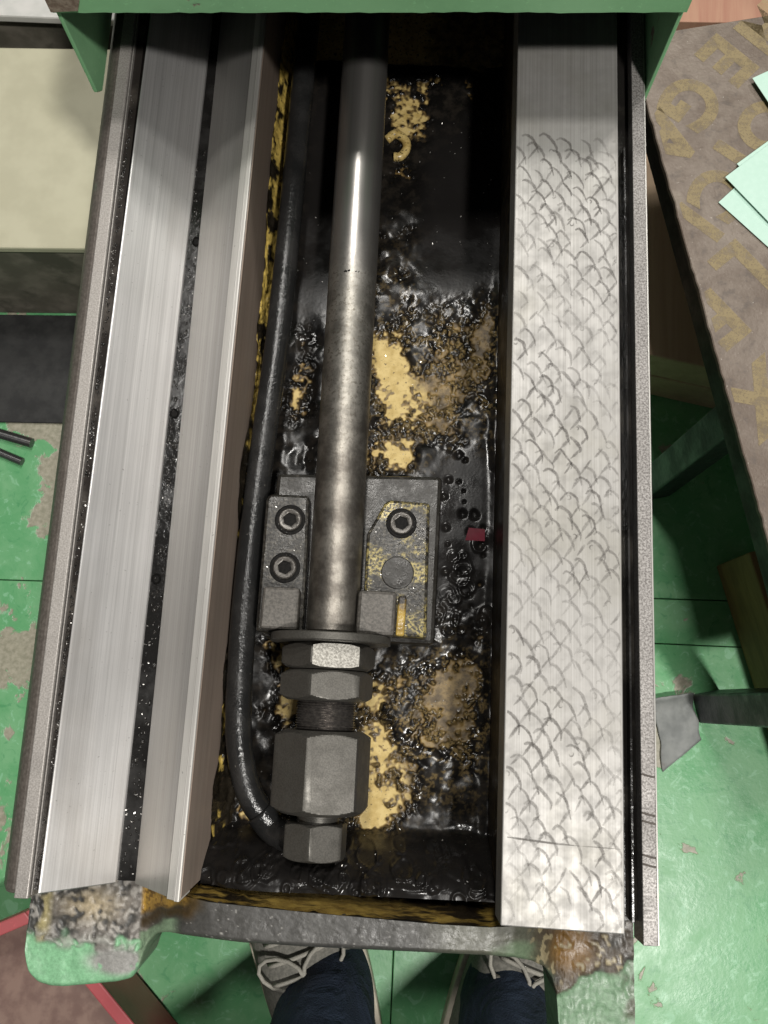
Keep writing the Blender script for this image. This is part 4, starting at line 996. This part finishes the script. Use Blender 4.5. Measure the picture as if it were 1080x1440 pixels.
# ------------------------------------------------------------------ person standing at the near end: shoes and jeans
def build_person():
    p = thing('person', (.035, -.40, 0), 'person in navy jeans and grey suede lace-up shoes standing at the near end', 'person')
    def shoe(toe, heel):
        toe = Vector(toe); heel = Vector(heel); ax = (toe - heel); L = ax.length; ax.normalize(); sd = Vector((ax.y, -ax.x, 0))
        def wid(t): return .001 + .9 * (.040 + .012 * math.sin(math.pi * min(1, t * 1.05)) ** 2 + .006 * sstep(np.array(t), .45, .75)) * float(np.clip(t / .06, 0, 1) ** .5) * float(np.clip((1 - t) / .16, 0, 1) ** .5)
        def hgt(t): return float(np.interp(t, [0, .05, .25, .42, .55, .7, .85, .95, 1], [.07, .085, .090, .094, .082, .066, .056, .050, .030]))
        n = 36; ns = 22; v = []; f = []
        for i in range(n + 1):
            t = i / n; c = heel + ax * (L * t)
            for k in range(ns):
                a = math.pi * k / (ns - 1); ca, sa = math.cos(a), math.sin(a)
                q = c + sd * (wid(t) * math.copysign(abs(ca) ** .8, ca)); v.append((q.x, q.y, .022 + (hgt(t) - .022) * sa ** .75))
        for i in range(n):
            for k in range(ns - 1): f.append((i * ns + k, i * ns + k + 1, (i + 1) * ns + k + 1, (i + 1) * ns + k))
        f.append(tuple(range(ns))); f.append(tuple(n * ns + k for k in range(ns)))
        s = mesh('shoe', v, f, M_shoe, p, smooth=True)
        out = []
        for i in range(n + 1):
            t = i / n; c = heel + ax * (L * t); q = c + sd * (wid(t) + .005); out.append((q.x, q.y))
        for i in range(n, -1, -1):
            t = i / n; c = heel + ax * (L * t); q = c - sd * (wid(t) + .005); out.append((q.x, q.y))
        prism('sole', out, .0004, .0235, M_sole, s, bevel=.003)
        # tongue edge and laces
        def top(t, s_): # point on the upper
            c = heel + ax * (L * t); w = wid(t); a = math.acos(max(-1, min(1, s_)))
            q = c + sd * (w * math.copysign(abs(s_) ** .8, s_)); return Vector((q.x, q.y, .022 + (hgt(t) - .022) * math.sin(a) ** .75 + .002))
        for j in range(5):
            t = .50 + .055 * j
            path = [top(t + .012 * (x - .5), s_) + Vector((0, 0, .002 * (1 - abs(s_)))) for x, s_ in zip(np.linspace(0, 1, 9), np.linspace(-.55, .55, 9))]
            tube('lace', path, .0021, M_lace, s, 8)
        for sg in (-1, 1):
            c0 = top(.50, 0) + Vector((0, 0, .003)); pth = []
            for k in range(13):
                a = 2 * math.pi * k / 12
                pth.append(c0 + sd * sg * (.020 - .020 * math.cos(a)) + ax * (.014 * math.sin(a) + .006 * (1 - math.cos(a))) - Vector((0, 0, .006 * (1 - math.cos(a)))))
            tube('lace', pth, .0019, M_lace, s, 8)
    shoe((-.110, -.106, 0), (-.010, -.378, 0)); shoe((.190, -.112, 0), (.090, -.378, 0))
    # jeans: two legs that meet at the hips, one surface each ring by ring
    seg = 40; V = []; F = []
    lv = [(.042, 0), (.055, .3), (.075, .7), (.10, 1), (.16, 1), (.26, .7), (.36, .5), (.46, .5), (.56, .3), (.66, .2), (.76, .1)]
    for sg, (ax_, ay) in ((-1, (-.040, -.282)), (1, (.126, -.284))):
        b = len(V); rr = np.random.default_rng(3 + sg)
        for i, (z, fold) in enumerate(lv):
            u = (z - .04) / .72; cx = ax_ * (1 - u) + (.034 + sg * .085) * u; cy = ay * (1 - u) - .60 * u
            rx = .044 + .042 * u ** 1.1 + .006 * math.sin(u * 3.1); ry = .074 + .012 * u - .012 * math.sin(u * 3.1)
            ph = rr.uniform(0, 6)
            for k in range(seg):
                a = 2 * math.pi * k / seg
                w = 1 + fold * (.045 * math.sin(3 * a + ph) + .03 * math.sin(5 * a - ph))
                V.append((cx + rx * w * math.cos(a), cy + ry * w * math.sin(a), z + fold * .006 * math.sin(2 * a + ph)))
        for i in range(len(lv) - 1):
            for k in range(seg):
                k2 = (k + 1) % seg; F.append((b + i * seg + k, b + i * seg + k2, b + (i + 1) * seg + k2, b + (i + 1) * seg + k))
    n1 = len(lv) - 1; top0 = n1 * seg; top1 = (len(lv) + n1) * seg; b = len(V)
    # hip rings: outline goes round both thighs
    for z, rx, ry in ((.80, .178, .105), (.88, .175, .112), (.96, .160, .105)):
        for k in range(2 * seg):
            a = 2 * math.pi * k / (2 * seg); V.append((.034 + rx * math.cos(a), -.60 - (z - .76) * .3 + ry * math.sin(a), z))
    for r_ in range(2):
        for k in range(2 * seg):
            k2 = (k + 1) % (2 * seg); F.append((b + r_ * 2 * seg + k, b + r_ * 2 * seg + k2, b + (r_ + 1) * 2 * seg + k2, b + (r_ + 1) * 2 * seg + k))
    F.append(tuple(b + 4 * seg + k for k in range(2 * seg)))
    # join thighs to the hip ring: outer half rings, then the crotch strip
    h = seg // 2
    rt = [top1 + (k - h // 2 - h // 2 + seg) % seg if False else top1 + (k + seg * 3 // 4) % seg for k in range(h + 1)]
    lt = [top0 + (k + seg // 4) % seg for k in range(h + 1)]
    off = 2 * seg * 3 // 4
    hr = [b + (off + k) % (2 * seg) for k in range(2 * seg)]
    for k in range(h): F.append((rt[k], rt[k + 1], hr[2 * k + 2], hr[2 * k + 1], hr[2 * k])) 
    for k in range(h): F.append((lt[k], lt[k + 1], hr[(seg + 2 * k + 2) % (2 * seg)], hr[(seg + 2 * k + 1) % (2 * seg)], hr[seg + 2 * k]))
    F.append((rt[h], lt[0], hr[seg])); F.append((lt[h], rt[0], hr[0]))
    ri = [top1 + (seg // 4 + k) % seg for k in range(h + 1)]; li = [top0 + (seg // 4 - k) % seg for k in range(h + 1)]
    for k in range(h): F.append((ri[k], ri[k + 1], li[k + 1], li[k]))
    o = mesh('jeans', V, F, M_denim, p, smooth=True)
    s = o.modifiers.new('smooth', 'SUBSURF'); s.levels = 1; s.render_levels = 2
build_person()

mt = prism('floor_shade', [(-.60, .280), (-.245, .290), (-.245, .4195), (-.60, .4075)], .0004, .004, M_shade, None, bevel=.001)  # dark sheet added in place of the shadow before the box
tag(mt, 'dark sheet standing in for the shadow on the floor in front of the beige box', 'mat')  # no real mat, stands in for the shadow
